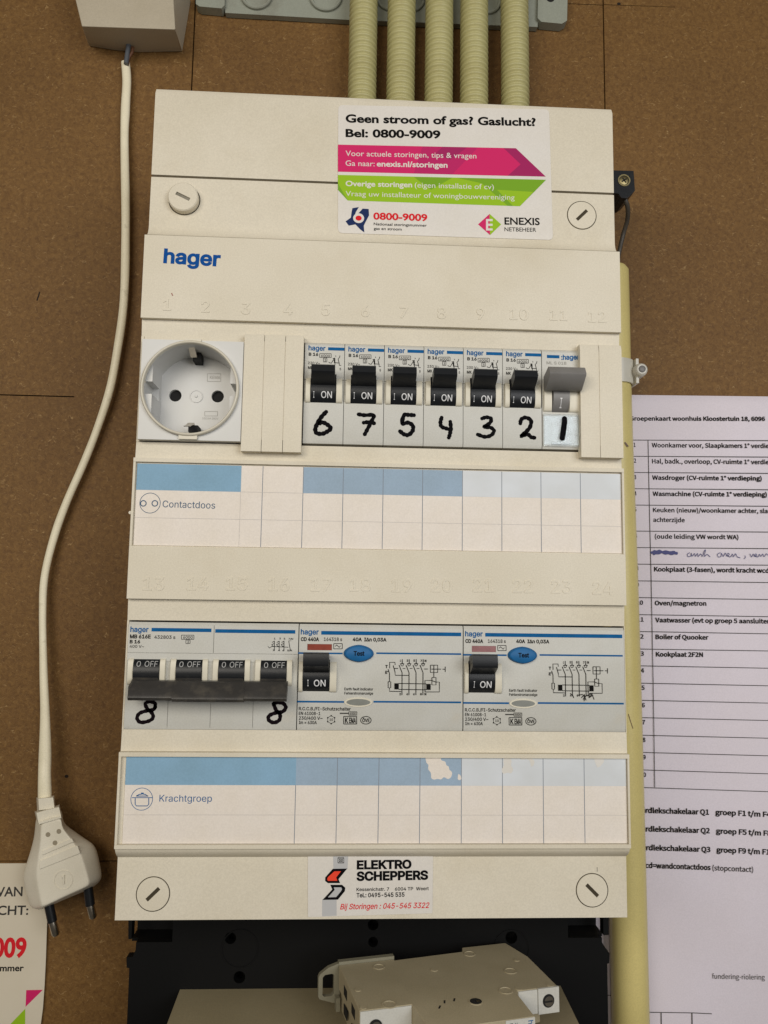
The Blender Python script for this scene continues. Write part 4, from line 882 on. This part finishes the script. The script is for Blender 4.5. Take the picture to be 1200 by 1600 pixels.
# cord and plug
cord = thing('power_cord', 'white flat flex hanging left of the fuse box, ending in a two-pin plug', 'cord', (-60, 95, -105))
path = [(196, 97), (198, 130), (196, 170), (194.5, 210), (196, 300), (196, 370), (195.5, 430), (191.5, 490), (183, 550), (171, 610), (152, 670), (130, 725), (104, 785), (84, 840), (70, 900), (66.5, 960), (68, 1040), (70, 1110), (70.5, 1180), (69.5, 1215), (70, 1250)]
wd = [14, 14.5, 14.5, 13.5, 13.5, 13.5, 13.5, 13, 13, 12.5, 12, 11.8, 12, 12, 11.6, 11, 11.5, 14, 18, 19, 19.5]
yy = [91, 91, 90.5, 90, 89, 89, 89, 89, 89, 89, 90, 90, 90, 90, 89, 88, 86, 84, 82, 80, 79]
P3 = []; 
for (u, v), y in zip(path, yy): x, z = at(u, v, y); P3.append((x, y, z))
P4 = spline([p + (w_ / 1200 * (y - CY) / 2,) for p, w_, y in zip(P3, wd, yy)], 6)
bm = bmesh.new(); tube(bm, [(p[0] + 0.07 * math.sin(i * 0.5), p[1], p[2]) for i, p in enumerate(P4)], [p[3] * (1 + 0.02 * math.sin(i * 0.6)) for i, p in enumerate(P4)], 16, 0.72); finish('cable', bm, 'cord', cord, smooth=60)
for m_, L in (('wire_blue', [(201, 70), (199, 84), (197, 100)]), ('wire_brown', [(207, 72), (206, 80), (201, 88), (198, 100)])):
    bm = bmesh.new(); tube(bm, [(*[at(u, v, 88)[0]], 88 + (1 if m_ == 'wire_brown' else 0), at(u, v, 88)[1]) for u, v in L], 1.35 if m_ == 'wire_blue' else 0.9, 10); finish('inner_wire', bm, m_, cord)
ik = Ink(85.5, cord)
YP0, YP1 = 84.0, 68.0
def loft(bm, rings, cap=True):
    R_ = [[bm.verts.new((*[at(u, v, y)[0]], y, at(u, v, y)[1])) for u, v in L] for L, y in rings]
    n = len(R_[0])
    for A, B in zip(R_, R_[1:]):
        for k in range(n): bm.faces.new((A[k], A[(k + 1) % n], B[(k + 1) % n], B[k]))
    if cap: bm.faces.new(R_[0]); bm.faces.new(R_[-1][::-1])
# body: outer outline (mid depth) and the raised front face
outer = [(58, 1272), (96, 1264), (99, 1288), (124, 1306), (149, 1322), (159, 1371), (144, 1386), (104, 1402), (64, 1420), (48, 1416), (36, 1370), (54, 1314)]
front = [(64, 1284), (95, 1277), (98, 1294), (112, 1312), (127, 1334), (140, 1378), (137, 1385), (103, 1400), (68, 1417), (64, 1414), (55, 1366), (63, 1318)]
back = [(u * 0.86 + 13, v * 0.96 + 54) for u, v in outer]
cu_, cv_ = sum(p[0] for p in outer) / 12, sum(p[1] for p in outer) / 12
grow = lambda L, k: [(cu_ + (u - cu_) * k, cv_ + (v - cv_) * k) for u, v in L]
outer = grow(outer, 1.035)
def midpoints(L): return [q for i in range(len(L)) for q in (L[i], tuple((np.array(L[i]) + np.array(L[(i + 1) % len(L)])) / 2))]
outer, front, back = midpoints(outer), midpoints(grow(front, 1.01)), midpoints(back)
bm = bmesh.new(); loft(bm, [(back, 89), (outer, 82), (outer, 78.5), (front, 70.4), (grow(front, 0.97), 70), (grow(front, 0.7), 70)])
pb = finish('plug_body', bm, 'plug', cord, 0, 2, smooth=75); md = pb.modifiers.new('s', 'SUBSURF'); md.levels = md.render_levels = 2
bm = bmesh.new(); loft(bm, [([(58, 1246), (84, 1243), (86, 1264), (59, 1268)], 86), ([(57, 1246), (85, 1243), (87, 1264), (58, 1268)], 80), ([(60, 1248), (83, 1246), (85, 1263), (61, 1266)], 74)]); finish('strain_relief', bm, 'plug', cord, 0.8, 3)
bm = bmesh.new(); loft(bm, [([(55, 1268), (92, 1258), (97, 1278), (60, 1288)], 86), ([(54, 1268), (93, 1257), (98, 1278), (59, 1289)], 78), ([(57, 1270), (92, 1261), (96, 1277), (60, 1286)], 71.5)]); finish('collar', bm, 'plug', cord, 0.8, 3)
for L in ([(60, 1285), (95, 1275), (96, 1278), (61, 1288)], [(66, 1330), (112, 1310), (115, 1315), (66, 1336)], [(63, 1345), (121, 1321), (125, 1333), (62, 1358)]):
    bm = bmesh.new(); loft(bm, [(L, 72), (L, 69.3)]); finish('grip_ridge', bm, 'plug', cord, 0.35)
for u, v in ((75, 1304), (92, 1299), (86, 1317)):
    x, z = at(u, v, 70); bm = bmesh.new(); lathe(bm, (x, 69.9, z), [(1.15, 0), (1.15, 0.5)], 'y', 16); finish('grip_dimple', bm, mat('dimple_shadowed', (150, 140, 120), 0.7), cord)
bm = bmesh.new(); x, z = at(100, 1375, 70); prism(bm, [(x - 0.5, z - 1.8), (x + 0.5, z - 1.6), (x + 0.2, z + 2.6), (x - 1.4, z + 1.4), (x - 1.2, z + 0.9), (x - 0.4, z + 1.4)], 69.4, 70.3, 'y'); finish('embossed_mark', bm, 'plug', cord)
bm = bmesh.new(); lathe(bm, (x - 0.3, 70, z), [(4.6, 0.3), (4.6, -0.25), (4.2, -0.25), (4.2, 0.3)], 'y', 32, False); finish('embossed_mark', bm, 'plug', cord)
for (u0_, v0_), (u1_, v1_), (u2_, v2_) in (((76, 1412), (82, 1440), (88, 1462)), ((137, 1382), (141, 1414), (146, 1435))):
    p0, p1, p2 = [Vector((at(u, v, 77)[0], 77, at(u, v, 77)[1])) for u, v in ((u0_, v0_), (u1_, v1_), (u2_, v2_))]
    bm = bmesh.new(); tube(bm, [p0, p1], 2.25, 16); pn = finish('pin_sleeve', bm, 'black', cord, 0.2)
    bm = bmesh.new(); tube(bm, [p1 + (p1 - p0) * 0.01, p2 - (p2 - p1) * 0.12, p2], [1.9, 1.9, 1.3], 16); finish('pin_tip', bm, 'metal', cord)

# terminal block with its wire
tbk = thing('terminal_block', 'small black terminal block with brass screw at the upper right corner', 'terminal block', (236.5, 95, 223))
bm = bmesh.new(); Y = 60
prism(bm, atp([(955, 266), (990, 267), (992, 298), (986, 305), (979, 310), (971, 309), (966, 302), (955, 302)], Y), Y, Y + 16, 'y'); finish('block', bm, 'black', tbk, 0.5)
x, z = at(975, 282, Y)
bm = bmesh.new(); lathe(bm, (x, Y, z), [(3.4, 0.3), (3.4, -0.35), (2.7, -0.35), (2.6, 0.25)], 'y', 28, False); finish('screw_well', bm, 'brass', tbk)
bm = bmesh.new(); lathe(bm, (x, Y, z), [(2.4, 0.2), (2.4, -0.1), (2.0, -0.3), (0.01, -0.3)], 'y', 24, False); sc_ = finish('screw', bm, 'brass', tbk)
for a in (0.6, 0.6 + math.pi / 2):
    bm = bmesh.new(); box(bm, -1.7, 1.7, Y - 0.4, Y - 0.32, -0.32, 0.32)
    for v in bm.verts: v.co = Vector((x + v.co.x * math.cos(a) - v.co.z * math.sin(a), v.co.y, z + v.co.x * math.sin(a) + v.co.z * math.cos(a)))
    finish('screw_slot', bm, 'hole', tbk)
bm = bmesh.new(); P_ = [(*[at(u, v, y)[0]], y, at(u, v, y)[1]) for u, v, y in ((972, 300, 64), (977, 312, 63), (981, 326, 66), (980, 345, 72), (975, 362, 76), (971, 378, 78), (967, 396, 80), (962, 420, 80))]
tube(bm, [tuple(p) for p in spline(P_, 5)], 1.25, 10); finish('wire', bm, 'wire_grey', tbk)

# smooth yellow pipe and its saddle clip
pp = thing('pipe', 'smooth pale yellow pipe running down behind the right side of the fuse box', 'pipe', (240.5, 85.3, -260))
bm = bmesh.new(); R_ = 9.4
pts = [(237.9, 85, 184.5), (238.0, 85, 170), (238.2, 85, 100), (239.7, 85, 0), (240.4, 85, -100), (240.8, 85, -230), (240.7, 85, -300)]
rings = spline(pts, 8); rad = [R_] * len(rings); tube(bm, [(pts[0][0], 85, 186.6)] + [tuple(p) for p in rings], [R_ - 1.4] + rad, 32); finish('pipe_wall', bm, 'pipe', pp, smooth=50)
ik = Ink(75.4, pp); ik.stroke([(982, 1116), (985, 1126), (989, 1138)], 0.9, 'wire_brown', 'scratch', True); ik.stroke([(977, 692), (981, 697)], 2.5, 'wire_brown', 'scratch', True); ik.build()
cl = thing('pipe_clip', 'milky white saddle clip with a dark nail head on the yellow pipe', 'clip', (247, 95, 110))
bm = bmesh.new(); x0c = 238.4; zt_, _zb = at(985, 560, 76)[1], at(985, 597, 76)[1]
prof = [(x0c + 10.6 * math.cos(math.radians(t)), 85 + 10.6 * math.sin(math.radians(t))) for t in range(-150, 61, 10)] + [(x0c + 9.5 * math.cos(math.radians(t)), 85 + 9.5 * math.sin(math.radians(t))) for t in range(60, -151, -10)]
prism(bm, prof, _zb, zt_, 'z'); finish('saddle', bm, 'clip', cl, 0.2)
bm = bmesh.new(); x2 = at(998, 575, 76)[0]
box(bm, 247.5, x2, 76, 94.5, at(985, 598, 76)[1], at(985, 560, 76)[1]); finish('lug', bm, 'clip', cl, 1.2, 3)
nx_, nz_ = at(1004, 576, 72)
bm = bmesh.new(); lathe(bm, (nx_, 0, nz_), [(3.7, 94), (3.7, 74.6), (3.3, 73.2), (2.6, 72.6), (0.01, 72.6)], 'y', 28, False); finish('nail_boss', bm, 'clip', cl)
bm = bmesh.new(); lathe(bm, (nx_, 0, nz_), [(1.9, 73), (1.9, 72.2), (1.5, 71.9), (0.01, 71.9)], 'y', 20, False); finish('nail_head', bm, 'greylever', cl)

# ================================================================== papers on the wall
ps = thing('printed_sheet', 'white printed sheet listing the circuit groups, on the wall right of the pipe', 'paper', (290, 94, 0))
nx, nz = 24, 200; bm = bmesh.new(); X0, X1_, ZT, ZBm = 222.0, 378.0, 115.0, -262.0
grid = [[None] * (nz + 1) for _ in range(nx + 1)]
def sheet_y(x, z): return 93.9 - 1.3 * math.exp(-max(0, 115 + (x - 250) * 0.017 - z) / 2.2) - 0.25 * math.sin(x / 31.0) * math.sin(z / 47.0) - 0.25
for i in range(nx + 1):
    for j in range(nz + 1):
        x = X0 + (X1_ - X0) * i / nx; z = ZBm + (ZT + (x - 250) * 0.017 - ZBm) * j / nz; grid[i][j] = bm.verts.new((x, sheet_y(x, z), z))
for i in range(nx):
    for j in range(nz): bm.faces.new((grid[i][j], grid[i + 1][j], grid[i + 1][j + 1], grid[i][j + 1]))
r = bmesh.ops.extrude_face_region(bm, geom=list(bm.faces))
for e in r['geom']:
    if isinstance(e, bmesh.types.BMVert): e.co.y += 0.15
finish('paper', bm, 'sheet', ps, smooth=60)
FONT[0] = 'book'; ik = Ink(93.3, ps)
a1 = lambda x, y: (980 + x / 5.333, 600 + y / 5.333); a2 = lambda x, y: (980 + x / 4.444, 880 + y / 4.444); a3 = lambda x, y: (980 + x / 4.211, 1220 + y / 4.211)
def TP(f, s_, xa, xb, ya, yb, cap, bold=0.008, m_='ink'):
    (u0_, v0_), (u1_, v1_) = f(xa, ya), f(xb, yb); k = f(0, 10)[1] - f(0, 0)[1]; ik.text(s_, u0_, v0_, u1_, cap * k / 10, m_, bold, v1_)
B = 0.012
TP(a1, 'Groepenkaart woonhuis Kloostertuin 18, 6096', 22, 1150, 304, 306, 33, B)
TP(a1, 'Woonkamer voor, Slaapkamers 1\u00b0 verdieping', 205, 1290, 527, 533, 35); TP(a1, 'Hal, badk., overloop, CV-ruimte 1\u00b0 verdieping', 207, 1290, 661, 668, 35)
TP(a1, 'Wasdroger (CV-ruimte 1\u00b0 verdieping)', 208, 1122, 797, 803, 34, B); TP(a1, 'Wasmachine (CV-ruimte 1\u00b0 verdieping)', 212, 1165, 932, 937, 34, B)
TP(a1, 'Keuken (nieuw)/woonkamer achter, sla', 215, 1172, 1067, 1075, 34); TP(a1, 'achterzijde', 217, 480, 1148, 1151, 34)
TP(a1, '(oude leiding VW wordt WA)', 230, 928, 1287, 1293, 34); TP(a2, 'Kookplaat (3-fasen), wordt kracht wcd', 187, 985, 56, 66, 29, B)
TP(a2, 'Oven/magnetron', 192, 550, 291, 294, 29, B); TP(a2, 'Vaatwasser (evt op groep 5 aansluiten)', 195, 1010, 409, 418, 29, B); TP(a2, 'Boiler of Quooker', 197, 565, 526, 530, 29, B); TP(a2, 'Kookplaat 2F2N', 200, 527, 647, 650, 29, B)
for s_, x, y in (('1', 55, 523), ('2', 57, 655), ('3', 58, 792), ('4', 60, 928), ('5', 60, 1062), ('6', 66, 1282), ('7', 68, 1412)): TP(a1, s_, x, x + (17 if s_ != '1' else 14), y, y, 33)
TP(a2, '8', 66, 78, 48, 48, 28); TP(a2, '9', 68, 82, 163, 163, 28)
for s_, x, y in (('10', 66, 287), ('11', 70, 404), ('12', 70, 522), ('13', 72, 641), ('14', 74, 758), ('15', 77, 878), ('16', 79, 999), ('17', 81, 1118), ('18', 83, 1240), ('19', 85, 1360), ('20', 87, 1482)): TP(a2, s_, x, x + 44, y, y + 1, 28)
for ya, yb in ((467, 471), (602, 608), (737, 744), (872, 880), (1008, 1018), (1225, 1233), (1362, 1371), (1500, 1509)): ik.stroke([a1(-20, ya), a1(1180, yb), a1(1700, yb + (yb - ya) * 0.45)], 1.0, 'ink_soft', 'table_line')
for ya, yb in ((122, 134), (238, 252), (356, 371), (473, 490), (595, 609), (711, 729), (831, 851), (950, 971), (1070, 1092), (1192, 1215), (1311, 1337), (1432, 1462), (1554, 1586)): ik.stroke([a2(-10, ya - 1), a2(985, yb), a2(1420, yb + (yb - ya) * 0.45)], 1.0, 'ink_soft', 'table_line')
ik.stroke([a1(173, 467), a1(186, 1100), a2(165, 60), a2(180, 830), a2(191, 1555)], 1.0, 'ink_soft', 'table_line')
TP(a3, 'Aardlekschakelaar Q1', 60, 538, 208, 222, 31, B); TP(a3, 'groep F1 t/m F4', 580, 945, 222, 238, 31, B); TP(a3, 'Aardlekschakelaar Q2', 62, 543, 330, 344, 31, B); TP(a3, 'groep F5 t/m F8', 584, 948, 345, 362, 31, B)
TP(a3, 'Aardlekschakelaar Q3', 64, 547, 453, 468, 31, B); TP(a3, 'groep F9 t/m F12', 587, 965, 469, 486, 31, B); TP(a3, 'wcd=wandcontactdoos', 84, 548, 570, 586, 31, B); TP(a3, '(stopcontact)', 560, 828, 588, 600, 31, 0.004)
TP(a3, 'fundering-riolering', 558, 905, 1301, 1308, 30, 0.0, 'ink_soft')
ik.stroke([a3(140, 1522), a3(432, 1526), a3(556, 1532)], 1.1, 'ink_soft', 'drawing_line'); ik.stroke([a3(-130, 1410), a3(-95, 1412)], 1.1, 'ink_soft', 'drawing_line#b')
for x in (222, 425): ik.stroke([a3(x, 1524), a3(x + 4, 1760)], 1.6, 'ink_soft', 'drawing_line')
# pen line
ik.stroke([a1(205, 1404), a1(260, 1396), a1(330, 1408), a1(410, 1410)], 4.6, 'pen', 'handwriting', True, 0.3); ik.stroke([a1(222, 1415), a1(300, 1400), a1(395, 1404)], 4.0, 'pen', 'handwriting', True, 0.3)
for L in ([(520, 1405), (500, 1420), (508, 1438), (530, 1432), (532, 1408), (540, 1435), (560, 1412), (566, 1436), (585, 1412), (590, 1438), (612, 1415), (625, 1436), (640, 1395), (652, 1384), (642, 1436), (665, 1420), (690, 1440)],
          [(775, 1405), (752, 1418), (758, 1440), (780, 1436), (784, 1410), (800, 1436), (816, 1408), (830, 1434), (850, 1420), (840, 1410), (832, 1428), (860, 1440), (876, 1416), (884, 1440), (902, 1414), (915, 1438), (940, 1448)], [(980, 1430), (984, 1444), (974, 1456)],
          [(1022, 1416), (1036, 1440), (1050, 1416), (1062, 1438), (1078, 1424), (1070, 1415), (1064, 1430), (1090, 1440), (1100, 1418), (1112, 1436), (1128, 1416), (1140, 1438), (1158, 1414), (1172, 1428)]): ik.stroke([a1(*p) for p in L], 0.9, 'pen', 'handwriting', True)
ik.build()

lf = thing('leaflet', 'cream leaflet with red digits and a magenta triangle, bottom left behind the plug', 'leaflet', (-90, 94.5, -200))
bm = bmesh.new(); YL = 93.6
prism(bm, atp([(-190, 1350), (43, 1349), (62, 1385), (73.5, 1440), (71.5, 1500), (69.5, 1540), (67, 1575), (63, 1605), (60, 1760), (-190, 1760)], YL), YL, YL + 0.3, 'y'); finish('paper', bm, 'leaflet', lf)
FONT[0] = 'round'; ik = Ink(YL, lf)
ik.text('STORING VAN', -97, 1402, 35, 14, 'ink_soft', 0.02, v1=1400); ik.text('GASLUCHT:', -72, 1430, 44, 13.6, 'ink_soft', 0.02, v1=1429); ik.text('0800-9009', -112, 1496, 40.5, 28, 'red', 0.035)
ik.text('storingsnummer', -66, 1518, 37, 9.5, 'ink', 0.025); ik.poly([(41, 1547), (67, 1546.5), (40, 1573)], 'magenta', 'magenta_triangle'); ik.poly([(39.5, 1576), (39, 1640), (-22, 1640)], 'green', 'green_triangle')
ik.build()

FONT[0] = 'sans'
# ================================================================== black plate, meter and the loose breaker below
pt = thing('mounting_plate', 'black notched mounting plate below the fuse box', 'mounting plate', (105, 70, -180))
YB = 50
L = [(200.5, 1400), (200.5, 1467.5), (213, 1468), (212, 1484), (207, 1495.5), (197.5, 1496), (197.8, 1512), (202, 1513), (198.3, 1600), (192, 1800), (958, 1800), (950.5, 1600), (948.8, 1506), (952, 1505), (952.3, 1489), (949.5, 1487), (940.5, 1472), (940.5, 1461.5), (951.5, 1461), (951, 1400)]
bm = bmesh.new(); prism(bm, atp(L, YB), YB, YB + 5, 'y'); plo = finish('plate', bm, 'plate', pt)
ox, oy, oz = org(pt); cuts = []
for u0_, v0_, u1_, v1_ in ((208, 1410, 269, 1472), (887, 1410, 943, 1465)):
    (xa, za), (xb, zb_) = at(u0_, v0_, YB), at(u1_, v1_, YB); c = bmesh.new(); pk_ = bmesh.new(); box(pk_, xa - 1, xb + 1, YB + 14, YB + 15, zb_ - 4, za); finish('pocket_back', pk_, 'plate', pt)
    pk_ = bmesh.new(); box(pk_, xa - 1, xb + 1, YB + 5.05, YB + 14, zb_ - 1.5, zb_ - 0.1); finish('pocket_ledge', pk_, 'plate', pt); box(c, xa - ox, xb - ox, YB - 5 - oy, YB + 19 - oy, zb_ - oz, za - oz); cuts.append(c)
for u, v, r in ((360, 1466, 2.6), (374, 1527, 2.7), (583, 1445, 2.5), (583, 1472, 2.3), (799, 1465, 2.8)):
    x, z = at(u, v, YB); c = bmesh.new(); lathe(c, (x - ox, -oy, z - oz), [(r, YB - 5), (r, YB + 18)], 'y', 24); cuts.append(c)
bpy.context.view_layer.update(); carve(plo, cuts)
bm = bmesh.new(); box(bm, 2, 208, YB + 15.2, YB + 17, -330, -125); finish('hole_blackout', bm, 'hole', pt)  # dark sheet added behind the plate to paint the shade in its holes
for u, v in ((799, 1482), (375, 1482)):
    x, z = at(u, v, YB); bm = bmesh.new(); lathe(bm, (x, 0, z), [(8.6, YB + 0.1), (8.6, YB - 0.35), (8.1, YB - 0.35), (8.1, YB + 0.1)], 'y', 40, False); finish('moulded_ring', bm, 'plate', pt)

mt_ = thing('electricity_meter', 'beige meter housing seen from above at the bottom edge', 'electricity meter', (106, 50, -260))
bm = bmesh.new(); P_ = [(49.8, -181.6), (-30, -186.5), (-34, -190), (-34, -330), (49.8, -330)]
prism(bm, P_, 18.0, 194.8, 'x'); finish('meter_housing', bm, 'meter', mt_, 1.0, 3)

Lb, Ab = 84.0, 40.0
rv = np.array((-0.024, -0.004, 0.208)); th = np.linalg.norm(rv)
lb = thing('loose_breaker', 'loose beige breaker lying on its side on the meter housing', 'breaker', (98.93, -12.92, -160.0))
lb.rotation_mode = 'QUATERNION'
from mathutils import Quaternion
lb.rotation_quaternion = Quaternion(Vector(rv / th), th)
def loc(name, bm, m_, bevel=0.0, seg=2, smooth=40, parent=None): return finish(name, bm, m_, parent or lb, bevel, seg, smooth, True)
# body outline seen from its side (x along, y depth)
out = [(0, 0), (21, 0), (21.4, -3), (22.4, -20), (64.2, -20), (65.0, -3), (66, 0), (84, 0), (84, 28), (80, Ab + 4), (58.5, Ab + 4), (57, Ab), (25, Ab - 1), (24.5, Ab), (0, Ab)]
bm = bmesh.new(); prism(bm, out, -9.5, 0, 'z'); bmesh.ops.triangulate(bm, faces=[f for f in bm.faces if len(f.verts) > 4]); 
bmesh.ops.dissolve_limit(bm, angle_limit=0.01, verts=bm.verts, edges=bm.edges); hs = loc('housing_half', bm, 'breaker_old', 0.3, 1, 12)
out2 = [(1, 1), (20, 1), (21.6, -3), (22.6, -19.8), (64.0, -19.8), (64.8, -3), (66, 6), (80, 9), (82, 28), (79, Ab + 3), (59, Ab + 3), (57, Ab - 1), (1, Ab - 1)]
bm = bmesh.new(); prism(bm, out2, -17.6, -9.55, 'z'); loc('housing_half', bm, 'breaker_old', 0.3)
def disc(x, y, z, r, nrm, m_, name, th_=0.35, ring=False):
    bm = bmesh.new()
    ax = {'up': 'z', 'front': 'y', 'left': 'x'}[nrm]; s = 1 if nrm == 'up' else -1
    if ring: lathe(bm, (x, y, z), [(r, -0.2 * s), (r, s * th_), (r * 0.8, s * th_), (r * 0.78, 0.03 * s), (0.01, 0.03 * s)], ax, 24, False)
    else: lathe(bm, (x, y, z), [(r, -0.2 * s), (r, s * th_), (0.01, s * th_)], ax, 24, False)
    return loc(name, bm, m_)
# white terminal faces
bm = bmesh.new(); box(bm, 0.2, 20.8, -0.5, 0.0, -9.3, -0.2); loc('terminal_face', bm, 'device', 0.12)
bm = bmesh.new(); box(bm, 66.2, 74.6, -0.5, 0.0, -9.3, -0.2); loc('terminal_face', bm, 'device', 0.12)
bm = bmesh.new(); box(bm, 74.8, 84.1, -0.9, 0.0, -9.6, 0.1); loc('terminal_face', bm, 'device', 0.12)
for x, z, r in ((6.2, -6.0, 2.7), (79.3, -4.8, 2.6)):
    disc(x, -0.95, z, r, 'front', 'hole', 'screw_hole', 0.06)
    disc(x + 0.2, -1.02, z - 0.2, r * 0.75, 'front', 'metal', 'terminal_screw', 0.04)
    bm = bmesh.new(); box(bm, x - r * 0.7, x + r * 0.7, -1.12, -1.08, z - 0.6, z + 0.1); loc('screw_slot', bm, 'hole')
# rivets and moulded rounds on the side
for x, y, r in ((12.5, 2.2, 3.0), (16.5, 34.5, 2.6), (3.2, 16.5, 1.4), (2.0, 2.3, 1.5), (39, 26, 1.6), (59.5, 37, 2.7), (70.5, 17, 2.8), (61.5, 1.5, 3.0), (67.5, 1.8, 1.6), (81.5, 1.6, 1.6), (77.5, 26, 1.3)):
    disc(x, y, 0, r, 'up', 'breaker_old', 'rivet', 0.22, r > 2.5)
disc(46.3, -4.0, 0, 2.9, 'up', 'breaker_old', 'rivet', 0.2); disc(46.3, -4.0, 0.21, 2.4, 'up', 'hole', 'screw_hole', 0.02); disc(47.3, -4.2, 0.25, 0.8, 'up', 'metal', 'terminal_screw', 0.02)
for x, y, a in ((34.2, -1.2, 1.2), (31.0, -4.6, 1.0), (38.5, -0.6, 1.1)):
    bm = bmesh.new(); box(bm, -1.2, 1.2, -0.35, 0.35, 0.02, 0.06)
    for v in bm.verts: v.co = Vector((x + v.co.x * math.cos(a) - v.co.y * math.sin(a), y + v.co.x * math.sin(a) + v.co.y * math.cos(a), v.co.z))
    loc('vent_slot', bm, 'hole')
# slots on the short end
for y, z in ((26, -5.0), (26, -12.5), (11, -5.2), (11, -13)):
    bm = bmesh.new(); box(bm, -0.06, 0.3, y - 3.2, y + 3.2, z - 1.9, z + 1.9); loc('wire_entry', bm, 'hole')
# rail clip with its loop
bm = bmesh.new(); box(bm, 0, 25, Ab + 0.2, Ab + 2.8, -4.6, 1.2); loc('rail_clip', bm, 'clipgrey', 0.4)
bm = bmesh.new(); yl = Ab + 0.6
lo = [(0.5, 0.6), (-4.5, -0.8), (-8.2, -3.2), (-8.8, -4.4), (-8.8, -12.2), (-8.2, -13.2), (-2.5, -15.2), (0.5, -15.4)]; li = [(-2.0, -4.0), (-3.0, -3.4), (-6.0, -3.6), (-7.0, -4.6), (-7.0, -11.6), (-6.2, -12.4), (-3.0, -12.4), (-2.0, -11.6)]
for a, b in ((yl, yl + 2.2),):
    A = [bm.verts.new((x, a, z)) for x, z in lo]; A2 = [bm.verts.new((x, a, z)) for x, z in li]; B_ = [bm.verts.new((x, b, z)) for x, z in lo]; B2 = [bm.verts.new((x, b, z)) for x, z in li]
    for k in range(8):
        n_ = (k + 1) % 8
        bm.faces.new((A[k], A[n_], A2[n_], A2[k])); bm.faces.new((B_[k], B2[k], B2[n_], B_[n_])); bm.faces.new((A[k], B_[k], B_[n_], A[n_])); bm.faces.new((A2[k], A2[n_], B2[n_], B2[k]))
loc('clip_loop', bm, 'clipgrey', 0.2)
bm = bmesh.new(); box(bm, -1.6, 0.0, Ab - 3, Ab + 0.4, -17.4, -12); loc('clip_foot', bm, 'clipgrey', 0.3)
# label on the nose, reading sideways
bm = bmesh.new(); box(bm, 52.0, 64.0, -20.25, -20.0, -17.4, -0.1); loc('front_label', bm, 'device', 0.05)
def side_text(s_, x, z, h, m_, bold, zlen):
    vs, fs = glyphs(s_, bold); k = h / caph(); xm, xM = vs[:, 0].min(), vs[:, 0].max(); sx = zlen / (xM - xm)
    me = bpy.data.meshes.new('lettering'); me.from_pydata([((x + b * k) * S, -20.3 * S, (z - (a - xm) * sx) * S) for a, b in vs], [], fs); me.update(); link('lettering', me, m_, lb)
side_text('hager', 61.2, -1.0, 2.0, 'device_blue', 0.01, 7.6); side_text('B 16', 58.0, -2.2, 1.5, 'ink', 0.02, 4.4); side_text('230 V~', 55.8, -1.2, 1.1, 'ink_soft', 0.0, 5); side_text('MK', 53.6, -1.2, 1.2, 'ink', 0.01, 2.3)
